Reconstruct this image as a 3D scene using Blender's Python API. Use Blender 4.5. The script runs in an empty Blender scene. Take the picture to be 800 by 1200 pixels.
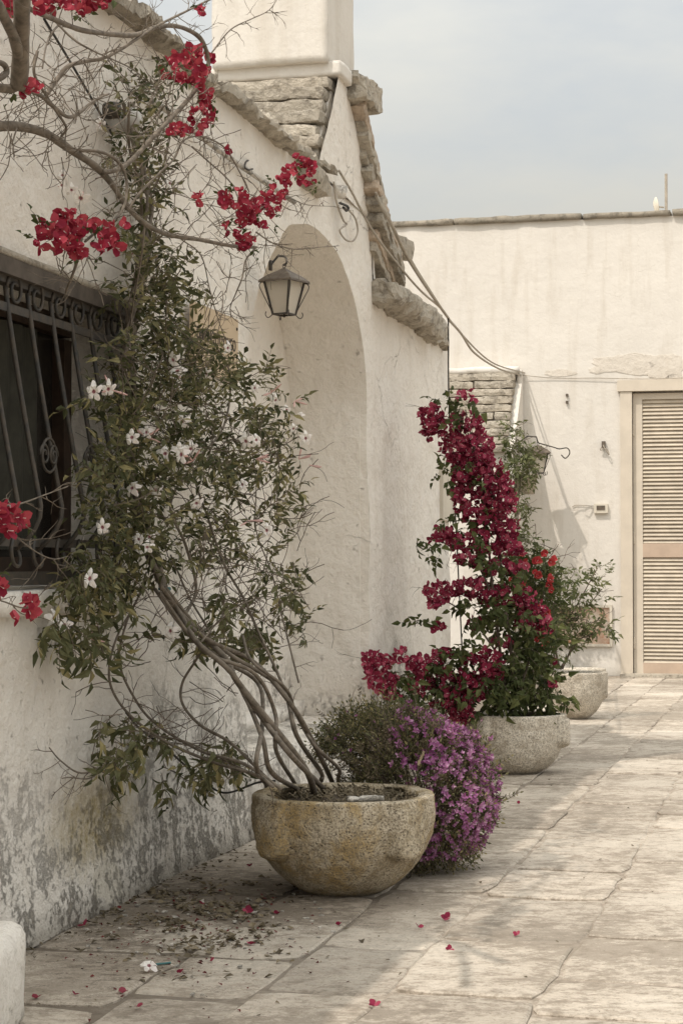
import bpy, bmesh, math, random
import numpy as np
from mathutils import Vector, Matrix, noise

random.seed(7)
rnd = random.random
def ru(a, b): return a + (b - a) * random.random()
SC = bpy.context.scene
COL = SC.collection

# ------------------------------------------------------------------ camera
FPX = 2274.0
PITCH = math.atan(63 / FPX)
cam_d = bpy.data.cameras.new('camera')
cam = bpy.data.objects.new('camera', cam_d); COL.objects.link(cam)
cam.location = (0, 0, 1.0)
cam.rotation_euler = (math.pi / 2 + PITCH, 0, 0)
cam_d.sensor_fit = 'VERTICAL'; cam_d.sensor_height = 36; cam_d.sensor_width = 24
cam_d.lens = FPX / 1200 * 36
cam_d.clip_start = 0.05; cam_d.clip_end = 2000
SC.camera = cam

# ------------------------------------------------------------------ sky, sun, exposure
SUN_D = Vector((.47, .50, -1.0)).normalized()
to_sun = -SUN_D
w = bpy.data.worlds.new('World'); SC.world = w; w.use_nodes = True
nt = w.node_tree; nt.nodes.clear()
def wn(t, **k):
    n = nt.nodes.new(t)
    for a, b in k.items(): setattr(n, a, b)
    return n
out = wn('ShaderNodeOutputWorld'); bg = wn('ShaderNodeBackground'); sky = wn('ShaderNodeTexSky')
sky.sky_type = 'NISHITA'; sky.sun_disc = False
sky.sun_elevation = math.asin(to_sun.z); sky.sun_rotation = math.atan2(to_sun.x, to_sun.y)
sky.dust_density = 3.0; sky.air_density = 1.0
tc = wn('ShaderNodeTexCoord'); mp = wn('ShaderNodeMapping'); mp.inputs['Scale'].default_value = (1.0, 1.0, 2.6)
mp.inputs['Location'].default_value = (3.1, 1.7, 0.4)
ns = wn('ShaderNodeTexNoise'); ns.inputs['Scale'].default_value = 3.0; ns.inputs['Detail'].default_value = 7; ns.inputs['Roughness'].default_value = .55
rp = wn('ShaderNodeValToRGB'); rp.color_ramp.elements[0].position = .33; rp.color_ramp.elements[1].position = .66
rp.color_ramp.elements[0].color = (.40, .40, .40, 1); rp.color_ramp.elements[1].color = (.93, .93, .93, 1)
mix = wn('ShaderNodeMix', data_type='RGBA')
mix.inputs['B'].default_value = (5, 5, 5, 1)
# thin overcast: brighter towards the zenith (about as the standard overcast sky) and, gently, towards the veiled sun
_sep = wn('ShaderNodeSeparateXYZ'); nt.links.new(tc.outputs['Generated'], _sep.inputs[0])
_dot = wn('ShaderNodeVectorMath', operation='DOT_PRODUCT'); nt.links.new(tc.outputs['Generated'], _dot.inputs[0]); _dot.inputs[1].default_value = to_sun
_zr = wn('ShaderNodeMapRange'); _zr.inputs['From Min'].default_value = 0.0; _zr.inputs['From Max'].default_value = 1.0; _zr.inputs['To Min'].default_value = .56; _zr.inputs['To Max'].default_value = 4.1; nt.links.new(_sep.outputs[2], _zr.inputs['Value'])
_sr = wn('ShaderNodeMapRange'); _sr.interpolation_type = 'SMOOTHSTEP'; _sr.inputs['From Min'].default_value = -.2; _sr.inputs['From Max'].default_value = 1.0; _sr.inputs['To Min'].default_value = 0; _sr.inputs['To Max'].default_value = 1.1; nt.links.new(_dot.outputs['Value'], _sr.inputs['Value'])
_ad = wn('ShaderNodeMath', operation='ADD'); nt.links.new(_zr.outputs[0], _ad.inputs[0]); nt.links.new(_sr.outputs[0], _ad.inputs[1])
_vm = wn('ShaderNodeVectorMath', operation='SCALE'); _vm.inputs[0].default_value = (3.78, 3.74, 3.46); nt.links.new(_ad.outputs[0], _vm.inputs['Scale']); nt.links.new(_vm.outputs[0], mix.inputs['B'])
L = nt.links.new
L(tc.outputs['Generated'], mp.inputs['Vector']); L(mp.outputs['Vector'], ns.inputs['Vector']); L(ns.outputs['Fac'], rp.inputs['Fac'])
_hz = wn('ShaderNodeMapRange'); _hz.inputs['From Min'].default_value = 0.05; _hz.inputs['From Max'].default_value = .30; _hz.inputs['To Min'].default_value = .5; _hz.inputs['To Max'].default_value = 0; nt.links.new(_sep.outputs[2], _hz.inputs['Value'])
_hm = wn('ShaderNodeMath', operation='ADD'); _hm.use_clamp = True; nt.links.new(rp.outputs['Color'], _hm.inputs[0]); nt.links.new(_hz.outputs[0], _hm.inputs[1]); L(_hm.outputs[0], mix.inputs['Factor']); L(sky.outputs['Color'], mix.inputs['A']); L(mix.outputs['Result'], bg.inputs['Color'])
bg.inputs['Strength'].default_value = 0.115
L(bg.outputs['Background'], out.inputs['Surface'])
sd = bpy.data.lights.new('sun', 'SUN'); so = bpy.data.objects.new('sun', sd); COL.objects.link(so)
sd.energy = 2.0; sd.angle = math.radians(.6); sd.color = (1.0, .92, .83)
so.rotation_euler = SUN_D.to_track_quat('-Z', 'Y').to_euler(); so.location = (-6, -6, 12)
SC.view_settings.view_transform = 'Standard'; SC.view_settings.look = 'None'
SC.view_settings.gamma = 1; SC.view_settings.exposure = 0.37; SC.view_settings.use_curve_mapping = False
SC.cycles.max_bounces = 8; SC.cycles.transparent_max_bounces = 8
SC.cycles.use_denoising = True

# ------------------------------------------------------------------ frames of reference
# the long house wall runs along U, N points out of it into the courtyard
O = Vector((-2.068, 0, 0)); U = Vector((.2352, .972, 0)).normalized(); N = Vector((U.y, -U.x, 0))
ANG = math.atan2(U.y, U.x)
CAMP = Vector((0, 0, 1.0))
def ray(x, y):
    cp, sp = math.cos(PITCH), math.sin(PITCH)
    a, b = (x - 400) / FPX, (600 - y) / FPX
    return Vector((a, cp - b * sp, sp + b * cp))
def PY(x, y, Y):                       # point at depth Y
    d = ray(x, y); return CAMP + d * (Y / d.y)
def PT(x, y, t=0.0):                   # point on a plane t in front of the house wall
    d = ray(x, y); k = (t - (CAMP - O).dot(N)) / d.dot(N); return CAMP + d * k
def PS(x, y, s):                       # point on a cross plane at distance s along the house wall
    d = ray(x, y); k = (s - (CAMP - O).dot(U)) / d.dot(U); return CAMP + d * k
def loc(p): q = p - O; return (q.dot(U), -q.dot(N), p.z)          # world -> house frame (s, y, z), y>0 is into the house
def wpt(s, y, z): return O + U * s - N * y + Vector((0, 0, z))    # house frame -> world
def SZ(x, y, t=0.0): q = loc(PT(x, y, t)); return q[0], q[2]
FAR = 18.24

# ------------------------------------------------------------------ materials
def nodes(name):
    m = bpy.data.materials.new(name); m.use_nodes = True
    t = m.node_tree; b = t.nodes['Principled BSDF']; return m, t, b
class NT:
    def __init__(s, t): s.t = t
    def n(s, typ, ins=None, **k):
        n = s.t.nodes.new(typ)
        for a, b in k.items(): setattr(n, a, b)
        for a, b in (ins or {}).items():
            i = n.inputs[a]
            if isinstance(b, bpy.types.NodeSocket): s.t.links.new(b, i)
            else: i.default_value = b
        return n
    def noise(s, vec, scale, detail=6, rough=.6, dist=0.0):
        return s.n('ShaderNodeTexNoise', {'Vector': vec, 'Scale': scale, 'Detail': detail, 'Roughness': rough, 'Distortion': dist}).outputs['Fac']
    def ramp(s, fac, a, b, lo=0.0, hi=1.0):
        return s.n('ShaderNodeMapRange', {'Value': fac, 'From Min': a, 'From Max': b, 'To Min': lo, 'To Max': hi}).outputs['Result']
    def math(s, op, a, b=0.0, c=0.0, clamp=False):
        return s.n('ShaderNodeMath', {0: a, 1: b, 2: c}, operation=op, use_clamp=clamp).outputs[0]
    def mixc(s, f, a, b, bt='MIX'):
        return s.n('ShaderNodeMix', {'Factor': f, 'A': a, 'B': b}, data_type='RGBA', blend_type=bt).outputs['Result']
    def geo(s): return s.n('ShaderNodeNewGeometry').outputs['Position']
    def obj(s): return s.n('ShaderNodeTexCoord').outputs['Object']
    def scaled(s, vec, sc): return s.n('ShaderNodeVectorMath', {0: vec, 1: sc}, operation='MULTIPLY').outputs[0]
    def bump(s, h, strength, dist): return s.n('ShaderNodeBump', {'Height': h, 'Strength': strength, 'Distance': dist}).outputs['Normal']
def C4(c): return (c[0], c[1], c[2], 1)

def mat_whitewash(name, base, dirt=(.30, .27, .22), grime=1.0, stain_spot=False, low_rough=1.0, bst=.95):
    m, t, b = nodes(name); k = NT(t)
    P = k.obj()                                            # house frame (s, y, z)
    sep = k.n('ShaderNodeSeparateXYZ', {0: P}).outputs
    big = k.noise(P, 1.3, 5, .6); mid = k.noise(P, 7, 7, .68, .1); fine = k.noise(P, 60, 4, .6)
    streak = k.noise(k.scaled(P, (5, 5, .7)), 1.8, 5, .6)
    c = k.mixc(k.ramp(big, .38, .66), C4([v * .94 for v in base]), C4(base))
    c = k.mixc(k.ramp(mid, .52, .74, 0, .35), c, C4([base[0] * 1.06, base[1] * 1.06, base[2] * 1.05]))
    c = k.mixc(k.ramp(streak, .50, .72, 0, (.55 if bst < .5 else .26) * grime), c, C4([base[0] * .72, base[1] * .68, base[2] * .62]))
    # small flecks where the limewash has flaked
    fl = k.noise(P, 24, 8, .74, .1)
    c = k.mixc(k.ramp(fl, .64, .72, 0, .5 * grime), c, C4([base[0] * .66, base[1] * .62, base[2] * .54]))
    # hairline cracks
    vor = k.n('ShaderNodeTexVoronoi', {'Vector': k.n('ShaderNodeVectorMath', {0: P, 1: k.scaled(k.n('ShaderNodeTexNoise', {'Vector': P, 'Scale': 3.0, 'Detail': 5}).outputs['Color'], (.5, .5, .5))}, operation='ADD').outputs[0], 'Scale': 1.5}, feature='DISTANCE_TO_EDGE').outputs['Distance']
    crack = k.math('MULTIPLY', k.ramp(vor, .004, .0, 0, .5 if bst < .5 else 1), k.ramp(big, .5, .62))
    c = k.mixc(k.math('MULTIPLY', crack, .5), c, C4([base[0] * .5, base[1] * .47, base[2] * .42]))
    # rising damp and mottled grey near the foot of the wall
    edge = k.math('ADD', sep[2], k.math('MULTIPLY', k.math('SUBTRACT', big, .5), -1.3))
    low = k.ramp(edge, .62 * low_rough, .10 * low_rough, 0, 1)
    mott = k.noise(P, 38, 12, .84, .1); mott2 = k.noise(k.scaled(P, (1, 1, .8)), 5.5, 9, .76)
    mm = k.math('MULTIPLY', low, k.ramp(k.math('ADD', k.math('MULTIPLY', mott, .5), k.math('MULTIPLY', mott2, .5)), .508, .552))
    c = k.mixc(k.math('MULTIPLY', mm, .68 * grime), c, C4(dirt))
    foot = k.ramp(k.math('ADD', sep[2], k.math('MULTIPLY', mott, -.12)), .03, -.05, 0, .7 * grime)
    c = k.mixc(foot, c, C4([v * .8 for v in dirt]))
    if stain_spot:
        s0, z0 = stain_spot
        dv = k.n('ShaderNodeCombineXYZ', {0: k.math('MULTIPLY', k.math('SUBTRACT', sep[0], s0), 1.0 / .36), 1: 0.0, 2: k.math('MULTIPLY', k.math('SUBTRACT', sep[2], z0), 1.0 / .15)}).outputs[0]
        ln = k.n('ShaderNodeVectorMath', {0: dv}, operation='LENGTH').outputs['Value']
        msk = k.ramp(k.math('ADD', ln, k.math('MULTIPLY', k.math('SUBTRACT', mott, .5), 1.9)), 1.15, .45)
        msk = k.math('MULTIPLY', msk, k.ramp(fl, .36, .60, .35, 1.0))
        c = k.mixc(k.math('MULTIPLY', msk, .85), c, C4((.37, .29, .13)))
        # a scraped white tongue below it
        dv2 = k.n('ShaderNodeCombineXYZ', {0: k.math('MULTIPLY', k.math('SUBTRACT', sep[0], s0 + .08), 1.0 / .11), 1: 0.0, 2: k.math('MULTIPLY', k.math('SUBTRACT', sep[2], z0 - .185), 1.0 / .05)}).outputs[0]
        ln2 = k.n('ShaderNodeVectorMath', {0: dv2}, operation='LENGTH').outputs['Value']
        c = k.mixc(k.ramp(k.math('ADD', ln2, k.math('MULTIPLY', k.math('SUBTRACT', mid, .5), 3.5)), 1.05, .95, 0, .9), c, C4((.66, .61, .52)))
    t.links.new(c, b.inputs['Base Color']); b.inputs['Roughness'].default_value = .92; b.inputs['Specular IOR Level'].default_value = .15
    h = k.math('ADD', k.math('MULTIPLY', k.noise(P, 16, 8, .70, .1), .8), k.math('MULTIPLY', fine, .22))
    h = k.math('ADD', h, k.math('MULTIPLY', k.ramp(fl, .62, .70), -.25))
    h = k.math('ADD', h, k.math('MULTIPLY', k.noise(P, 5.5, 3, .5), 1.6))
    h = k.math('SUBTRACT', h, k.math('MULTIPLY', crack, .5))
    h = k.math('ADD', h, k.math('MULTIPLY', mm, -.35))
    t.links.new(k.bump(h, bst, .026), b.inputs['Normal'])
    return m

def mat_stone(name, c1, c2, c3, scale=1.0, bstr=.7, bdist=.012, pits=0.0, warm=None, rand=.12, rough=.9, paving=False):
    m, t, b = nodes(name); k = NT(t); P = k.geo()
    n1 = k.noise(P, 3.2 * scale, 6, .62); n2 = k.noise(P, 16 * scale, 9, .74, .1); n3 = k.noise(P, 85 * scale, 4, .65)
    oi = k.n('ShaderNodeObjectInfo').outputs['Random']
    c = k.mixc(k.ramp(n1, .36, .64), C4(c1), C4(c2))
    c = k.mixc(k.ramp(n2, .49, .60, 0, .85), c, C4(c3))
    if warm:
        c = k.mixc(k.ramp(k.noise(k.scaled(P, (1, 1, .7)), 7.0, 7, .7), .47, .60, 0, .8), c, C4(warm))
    if paving:      # trodden dirt: broad grey patches with flaky, elongated edges that ignore the joints
        fl = k.noise(k.n('ShaderNodeMapping', {'Vector': P, 'Rotation': (0, 0, -ANG), 'Scale': (1.0, 1.7, 1)}).outputs[0], 13, 12, .86, .1)
        pt = k.noise(P, 1.1, 4, .6)
        c = k.mixc(k.math('MULTIPLY', k.ramp(k.math('ADD', k.math('MULTIPLY', fl, .6), k.math('MULTIPLY', pt, .4)), .508, .524), .66), c, C4((.21, .175, .135)))
        dd_ = k.n('ShaderNodeVectorMath', {0: k.n('ShaderNodeVectorMath', {0: P, 1: (-.37, 5.55, 0)}, operation='SUBTRACT').outputs[0], 1: (2.3, 1.25, 0)}, operation='MULTIPLY').outputs[0]
        dl_ = k.n('ShaderNodeVectorMath', {0: dd_}, operation='LENGTH').outputs['Value']     # trodden soil spilt near the vine
        soilm = k.ramp(k.math('ADD', dl_, k.math('MULTIPLY', k.math('SUBTRACT', fl, .5), 7.0)), 1.05, .90, 0, .85)
        c = k.mixc(soilm, c, C4((.10, .078, .056)))
        c = k.mixc(k.math('MULTIPLY', k.ramp(k.math('ADD', k.math('MULTIPLY', fl, .5), k.math('MULTIPLY', pt, .5)), .475, .455), .6), c, C4((.62, .56, .475)))
        sp = k.noise(P, 60, 7, .75); c = k.mixc(k.ramp(sp, .57, .60, 0, .55), c, C4((.17, .14, .105)))
        if rand == 0:      # joints: packed with dark soil near the house, pale mortar further out
            dw = k.n('ShaderNodeVectorMath', {0: k.n('ShaderNodeVectorMath', {0: P, 1: tuple(O)}, operation='SUBTRACT').outputs[0], 1: tuple(N)}, operation='DOT_PRODUCT').outputs['Value']
            c = k.mixc(k.ramp(k.math('ADD', dw, k.math('MULTIPLY', k.math('SUBTRACT', pt, .5), 2.0)), 1.05, .45, 0, .8), c, C4((.085, .066, .048)))
    if pits:
        v = k.n('ShaderNodeTexVoronoi', {'Vector': P, 'Scale': 95 * scale}).outputs['Distance']
        pit = k.ramp(k.math('ADD', v, k.math('MULTIPLY', n3, .5)), .52, .34)
        sp2 = k.noise(P, 150, 3, .6); c = k.mixc(k.ramp(sp2, .46, .60, 0, .75), c, C4([v_ * .45 for v_ in c2])); n3 = k.math('SUBTRACT', n3, k.math('MULTIPLY', sp2, 1.5))
        c = k.mixc(k.math('MULTIPLY', pit, pits), c, C4([v_ * .30 for v_ in c1]))
    c = k.mixc(k.ramp(n3, .3, .7, 0, .35), c, C4([v_ * .7 for v_ in c2]))
    val = k.ramp(oi, 0, 1, 1 - rand, 1 + rand)
    hsv = k.n('ShaderNodeHueSaturation', {'Color': c, 'Value': val}).outputs['Color']
    t.links.new(hsv, b.inputs['Base Color']); b.inputs['Roughness'].default_value = rough; b.inputs['Specular IOR Level'].default_value = .2
    h = k.math('ADD', k.math('MULTIPLY', n2, 1.0), k.math('MULTIPLY', n3, .35))
    if pits: h = k.math('SUBTRACT', h, k.math('MULTIPLY', pit, .5))
    t.links.new(k.bump(h, bstr, bdist), b.inputs['Normal'])
    return m

def mat_leaf(name, cols, trans=.35, spec=.14, rough=.62):
    m = bpy.data.materials.new(name); m.use_nodes = True; t = m.node_tree; t.nodes.clear(); k = NT(t)
    P = k.geo(); oi = k.n('ShaderNodeObjectInfo').outputs['Random']
    ri = k.n('ShaderNodeNewGeometry').outputs['Random Per Island']
    nz = k.noise(P, 6.0, 3, .6)
    f = k.math('ADD', k.math('MULTIPLY', ri, .6), k.math('MULTIPLY', k.math('ADD', nz, k.math('MULTIPLY', oi, .3)), .45))
    r = k.n('ShaderNodeValToRGB', {'Fac': f}); cr = r.color_ramp
    cr.elements[0].position = .12; cr.elements[0].color = C4(cols[0]); cr.elements[1].position = .92; cr.elements[1].color = C4(cols[-1])
    for i, c in enumerate(cols[1:-1]):
        e = cr.elements.new(.12 + .8 * (i + 1) / (len(cols) - 1)); e.color = C4(c)
    col = r.outputs['Color']
    p = k.n('ShaderNodeBsdfPrincipled', {'Base Color': col, 'Roughness': rough, 'Specular IOR Level': spec})
    tr = k.n('ShaderNodeBsdfTranslucent', {'Color': k.mixc(.5, col, (1, 1, .75, 1), 'MULTIPLY')})
    mx = k.n('ShaderNodeMixShader', {0: trans, 1: p.outputs[0], 2: tr.outputs[0]})
    o = k.n('ShaderNodeOutputMaterial', {0: mx.outputs[0]})
    return m

def mat_plain(name, col, rough=.6, metal=0.0, var=.25, nscale=25, bump=.15, bdist=.003, col2=None, orand=0.0):
    m, t, b = nodes(name); k = NT(t); P = k.geo()
    n = k.noise(P, nscale, 6, .65)
    c2 = col2 or [v * (1 - var) for v in col]
    oi = k.n('ShaderNodeObjectInfo').outputs['Random']
    cc_ = k.mixc(k.ramp(n, .38, .64), C4(col), C4(c2))
    t.links.new(k.n('ShaderNodeHueSaturation', {'Color': cc_, 'Value': k.ramp(oi, 0, 1, 1 - orand, 1 + orand)}).outputs['Color'], b.inputs['Base Color'])
    b.inputs['Roughness'].default_value = rough; b.inputs['Metallic'].default_value = metal; b.inputs['Specular IOR Level'].default_value = .3
    t.links.new(k.bump(n, bump, bdist), b.inputs['Normal'])
    return m

M = {}
WH = (.85, .798, .722)
M['wall'] = mat_whitewash('limewash_house', WH, stain_spot=(5.78, .265), dirt=(.27, .235, .185), grime=1.0)
M['wall2'] = mat_whitewash('limewash_plain', WH, grime=.55, low_rough=.5)
M['wallfar'] = mat_whitewash('limewash_far', (.68, .64, .58), dirt=(.50, .46, .39), grime=.8, low_rough=.45, bst=.24)
M['block'] = mat_whitewash('limewash_block', WH, grime=.25, low_rough=.12)
M['flake'] = mat_whitewash('bare_render', (.64, .585, .51), grime=.9, low_rough=.1, bst=.6)
M['slab'] = mat_stone('limestone_slab', (.62, .56, .465), (.50, .44, .355), (.24, .21, .17), bstr=1.0, bdist=.03)
M['slabpink'] = mat_stone('limestone_warm', (.56, .46, .36), (.46, .36, .27), (.30, .24, .18), bstr=.8, bdist=.015)
M['coping'] = mat_stone('coping_stone', (.40, .35, .28), (.28, .25, .20), (.15, .13, .105), bstr=.8, bdist=.015)
M['pave'] = mat_stone('paving_stone', (.54, .475, .395), (.46, .40, .33), (.27, .225, .175), scale=.75, bstr=.9, bdist=.014, rand=.13, rough=.8, paving=True)
M['mortar'] = mat_stone('ground_mortar', (.46, .40, .33), (.38, .325, .265), (.22, .18, .14), bstr=.7, bdist=.006, rand=0, paving=True)
M['pot'] = mat_stone('tooled_stone_ochre', (.60, .52, .40), (.50, .42, .30), (.33, .26, .16), scale=1.0, bstr=1.0, bdist=.010, pits=.85, warm=(.42, .29, .12), rand=.0)
M['pot2'] = mat_stone('tooled_stone_pale', (.70, .64, .54), (.60, .53, .43), (.42, .36, .28), scale=1.0, bstr=.9, bdist=.008, pits=.6, rand=.04)
M['soil'] = mat_stone('dry_soil', (.11, .085, .062), (.075, .058, .042), (.17, .135, .10), scale=3, bstr=1, bdist=.015, rand=0)
M['bark'] = mat_plain('grey_bark', (.20, .165, .128), .85, var=.5, nscale=40, bump=.5, bdist=.004)
M['barkdark'] = mat_plain('brown_bark', (.16, .125, .095), .85, var=.4, nscale=40, bump=.5, bdist=.003)
M['leaf'] = mat_leaf('vine_leaf', [(.028, .032, .017), (.060, .066, .032), (.105, .108, .052), (.20, .19, .10), (.34, .29, .14)], trans=.3)
M['leaf2'] = mat_leaf('bougainvillea_leaf', [(.030, .040, .016), (.065, .080, .030), (.12, .13, .050)], trans=.3)
M['leaf3'] = mat_leaf('pale_shrub_leaf', [(.07, .085, .040), (.12, .135, .060), (.20, .20, .10)], trans=.32)
M['leafdry'] = mat_leaf('dry_leaf', [(.07, .055, .04), (.14, .115, .075), (.26, .21, .14)], trans=.2)
M['crimson'] = mat_leaf('crimson_bract', [(.075, .008, .020), (.17, .016, .040), (.29, .032, .072), (.44, .10, .15)], trans=.25, rough=.6)
M['red'] = mat_leaf('red_bract', [(.11, .008, .018), (.21, .015, .034), (.30, .028, .052), (.42, .07, .09)], trans=.3, rough=.6)
M['scarlet'] = mat_leaf('scarlet_petal', [(.26, .02, .03), (.40, .045, .05), (.52, .10, .10)], trans=.25, rough=.6)
M['purple'] = mat_leaf('purple_petal', [(.16, .045, .125), (.31, .095, .24), (.43, .18, .36), (.62, .38, .54)], trans=.3, rough=.6)
M['petal'] = mat_leaf('white_petal', [(.78, .70, .68), (.84, .80, .77), (.88, .85, .82)], trans=.3, rough=.6)
M['throat'] = mat_leaf('pink_throat', [(.36, .17, .20), (.45, .24, .26)], trans=.2)
M['tube'] = mat_leaf('pink_tube', [(.60, .36, .34), (.72, .50, .46)], trans=.25)
M['iron'] = mat_plain('wrought_iron', (.038, .036, .033), .55, var=.4, nscale=30, bump=.25, bdist=.002, col2=(.075, .06, .045))
M['tin'] = mat_plain('weathered_tin', (.16, .13, .10), .6, .3, nscale=30, col2=(.09, .07, .055))
M['wood'] = mat_plain('dark_window_wood', (.062, .038, .025), .6, var=.45, nscale=18)
M['lintel'] = mat_plain('lintel_dark', (.10, .082, .066), .8, var=.4, nscale=15)
M['curtain'] = mat_plain('dark_cloth', (.065, .062, .048), .9, var=.4, nscale=9)
M['cable'] = mat_plain('cable_grey', (.40, .35, .285), .7, var=.3, nscale=20)
M['cabledk'] = mat_plain('cable_black', (.03, .027, .024), .6, var=.3)
M['whitepl'] = mat_plain('white_painted_metal', (.62, .565, .47), .6, var=.12, nscale=8)
M['louvre'] = mat_plain('beige_louvre_paint', (.55, .475, .375), .55, var=.18, nscale=9, orand=.07)
M['louvrerail'] = mat_plain('tan_rail_paint', (.50, .385, .295), .55, var=.14, nscale=6)
M['frame'] = mat_plain('cream_frame_paint', (.60, .53, .435), .6, var=.10, nscale=6)
M['plaque'] = mat_plain('sand_plaque', (.52, .405, .275), .7, var=.06, nscale=12)
M['ink'] = mat_plain('dark_paint', (.05, .04, .03), .7)
M['rust'] = mat_plain('rusty_panel', (.60, .54, .45), .8, nscale=7, var=.2, col2=(.36, .17, .09))
M['porcelain'] = mat_plain('porcelain', (.45, .43, .39), .3, var=.3)
M['grey'] = mat_plain('grey_plastic', (.19, .17, .15), .5, var=.1)
M['dryhead'] = mat_plain('dry_stalk', (.40, .32, .21), .8, var=.3)
def glass(name, col, alpha_rough=.15):
    m, t, b = nodes(name); k = NT(t)
    n = k.noise(k.geo(), 14, 5, .6)
    b.inputs['Base Color'].default_value = C4(col); b.inputs['Roughness'].default_value = alpha_rough
    b.inputs['Transmission Weight'].default_value = .55; b.inputs['IOR'].default_value = 1.3
    t.links.new(k.ramp(n, .3, .7, alpha_rough, alpha_rough + .35), b.inputs['Roughness'])
    return m
M['glass'] = glass('frosted_glass', (.80, .74, .64), .35)
M['pane'] = mat_plain('window_glass_dark', (.030, .026, .022), .22, var=.2, nscale=3, bump=.02)

# ------------------------------------------------------------------ mesh building
class MB:
    def __init__(s): s.v = []; s.f = []; s.mi = []
    def add(s, vs, fs, mi=0):
        o = len(s.v); s.v += [tuple(v) for v in vs]; s.f += [tuple(i + o for i in f) for f in fs]; s.mi += [mi] * len(fs)
    def box(s, c, h, rot=None, mi=0):
        vs = []
        for x in (-1, 1):
            for y in (-1, 1):
                for z in (-1, 1):
                    p = Vector((x * h[0], y * h[1], z * h[2]))
                    if rot is not None: p = rot @ p
                    vs.append(p + Vector(c))
        s.add(vs, [(0, 1, 3, 2), (4, 6, 7, 5), (0, 4, 5, 1), (2, 3, 7, 6), (0, 2, 6, 4), (1, 5, 7, 3)], mi)
    def tube(s, pts, r, n=6, mi=0, cap=True):
        pts = [Vector(p) for p in pts]
        if len(pts) < 2: return
        rr = r if isinstance(r, (list, tuple)) else [r] * len(pts)
        vs = []; fs = []
        t0 = (pts[1] - pts[0]).normalized()
        a = t0.orthogonal().normalized()
        for i, p in enumerate(pts):
            t = (pts[min(i + 1, len(pts) - 1)] - pts[max(i - 1, 0)])
            t = t.normalized() if t.length > 1e-9 else t0
            a = (a - t * a.dot(t)); a = a.normalized() if a.length > 1e-6 else t.orthogonal().normalized()
            b = t.cross(a)
            for k in range(n):
                q = 2 * math.pi * k / n
                vs.append(p + (a * math.cos(q) + b * math.sin(q)) * rr[i])
        for i in range(len(pts) - 1):
            for k in range(n):
                k2 = (k + 1) % n
                fs.append((i * n + k, i * n + k2, (i + 1) * n + k2, (i + 1) * n + k))
        if cap:
            fs.append(tuple(range(n - 1, -1, -1))); fs.append(tuple(range((len(pts) - 1) * n, len(pts) * n)))
        s.add(vs, fs, mi)
    def lathe(s, prof, c, n=24, mi=0, fn=None):
        vs = []; fs = []
        for (r, z) in prof:
            for k in range(n):
                q = 2 * math.pi * k / n
                rr = r if fn is None else fn(r, z, q)
                vs.append((c[0] + rr * math.cos(q), c[1] + rr * math.sin(q), c[2] + z))
        m = len(prof)
        for i in range(m - 1):
            for k in range(n):
                k2 = (k + 1) % n
                fs.append((i * n + k, i * n + k2, (i + 1) * n + k2, (i + 1) * n + k))
        s.add(vs, fs, mi)
    def mesh(s, name, mats, smooth=False):
        me = bpy.data.meshes.new(name); me.from_pydata(s.v, [], s.f)
        for m in (mats if isinstance(mats, (list, tuple)) else [mats]): me.materials.append(m)
        if any(s.mi): me.polygons.foreach_set('material_index', s.mi)
        if smooth: me.polygons.foreach_set('use_smooth', [True] * len(me.polygons))
        me.update(); return me
    def build(s, name, mats, parent=None, smooth=False, house=False):
        return link(name, s.mesh(name, mats, smooth), parent, house)
HOUSE_M = Matrix.Translation(O) @ Matrix.Rotation(ANG, 4, 'Z')
def link(name, data, parent=None, house=False):
    o = bpy.data.objects.new(name, data); COL.objects.link(o)
    if parent is not None: o.parent = parent; 
    elif house: o.matrix_world = HOUSE_M
    return o
def tag(o, label=None, cat=None, group=None, kind=None):
    for k, v in (('label', label), ('category', cat), ('group', group), ('kind', kind)):
        if v: o[k] = v
    return o
def empty(name, p=(0, 0, 0), rz=0, label=None, cat=None, group=None):
    o = bpy.data.objects.new(name, None); COL.objects.link(o); o.location = p; o.rotation_euler = (0, 0, rz); o.empty_display_size = .1
    return tag(o, label, cat, group)
def house_empty(name, label=None, cat=None, group=None):   # children are given in the house frame (s, y, z)
    return empty(name, O, ANG, label, cat, group)
def put(o, p, rot=None, sc=1.0):
    q = rot.to_quaternion() if hasattr(rot, 'to_quaternion') else rot
    o.location = p
    if q is not None: o.rotation_mode = 'QUATERNION'; o.rotation_quaternion = q
    o.scale = (sc, sc, sc); return o
def catmull(pts, k=6):
    pts = [Vector(p) for p in pts]
    if len(pts) < 3: 
        return [pts[0].lerp(pts[-1], i / k) for i in range(k + 1)]
    P = [pts[0] * 2 - pts[1]] + pts + [pts[-1] * 2 - pts[-2]]; out = []
    for i in range(1, len(P) - 2):
        a, b, c, d = P[i - 1:i + 3]
        for j in range(k):
            t = j / k
            out.append(.5 * ((2 * b) + (c - a) * t + (2 * a - 5 * b + 4 * c - d) * t * t + (3 * b - a - 3 * c + d) * t ** 3))
    out.append(pts[-1]); return out
def lerp(a, b, t): return a + (b - a) * t
def rrot():
    return Matrix.Rotation(ru(0, 6.283), 3, 'Z') @ Matrix.Rotation(ru(0, 6.283), 3, 'X') @ Matrix.Rotation(ru(0, 6.283), 3, 'Y')
def look_rot(d, roll=0.0):                    # local +Y along d, local +Z as near up as can be
    d = Vector(d).normalized(); z = Vector((0, 0, 1))
    if abs(d.z) > .97: z = Vector((0, -1, 0))
    x = d.cross(z).normalized(); z = x.cross(d)
    return Matrix((x, d, z)).transposed() @ Matrix.Rotation(roll, 3, 'Y')
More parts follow.
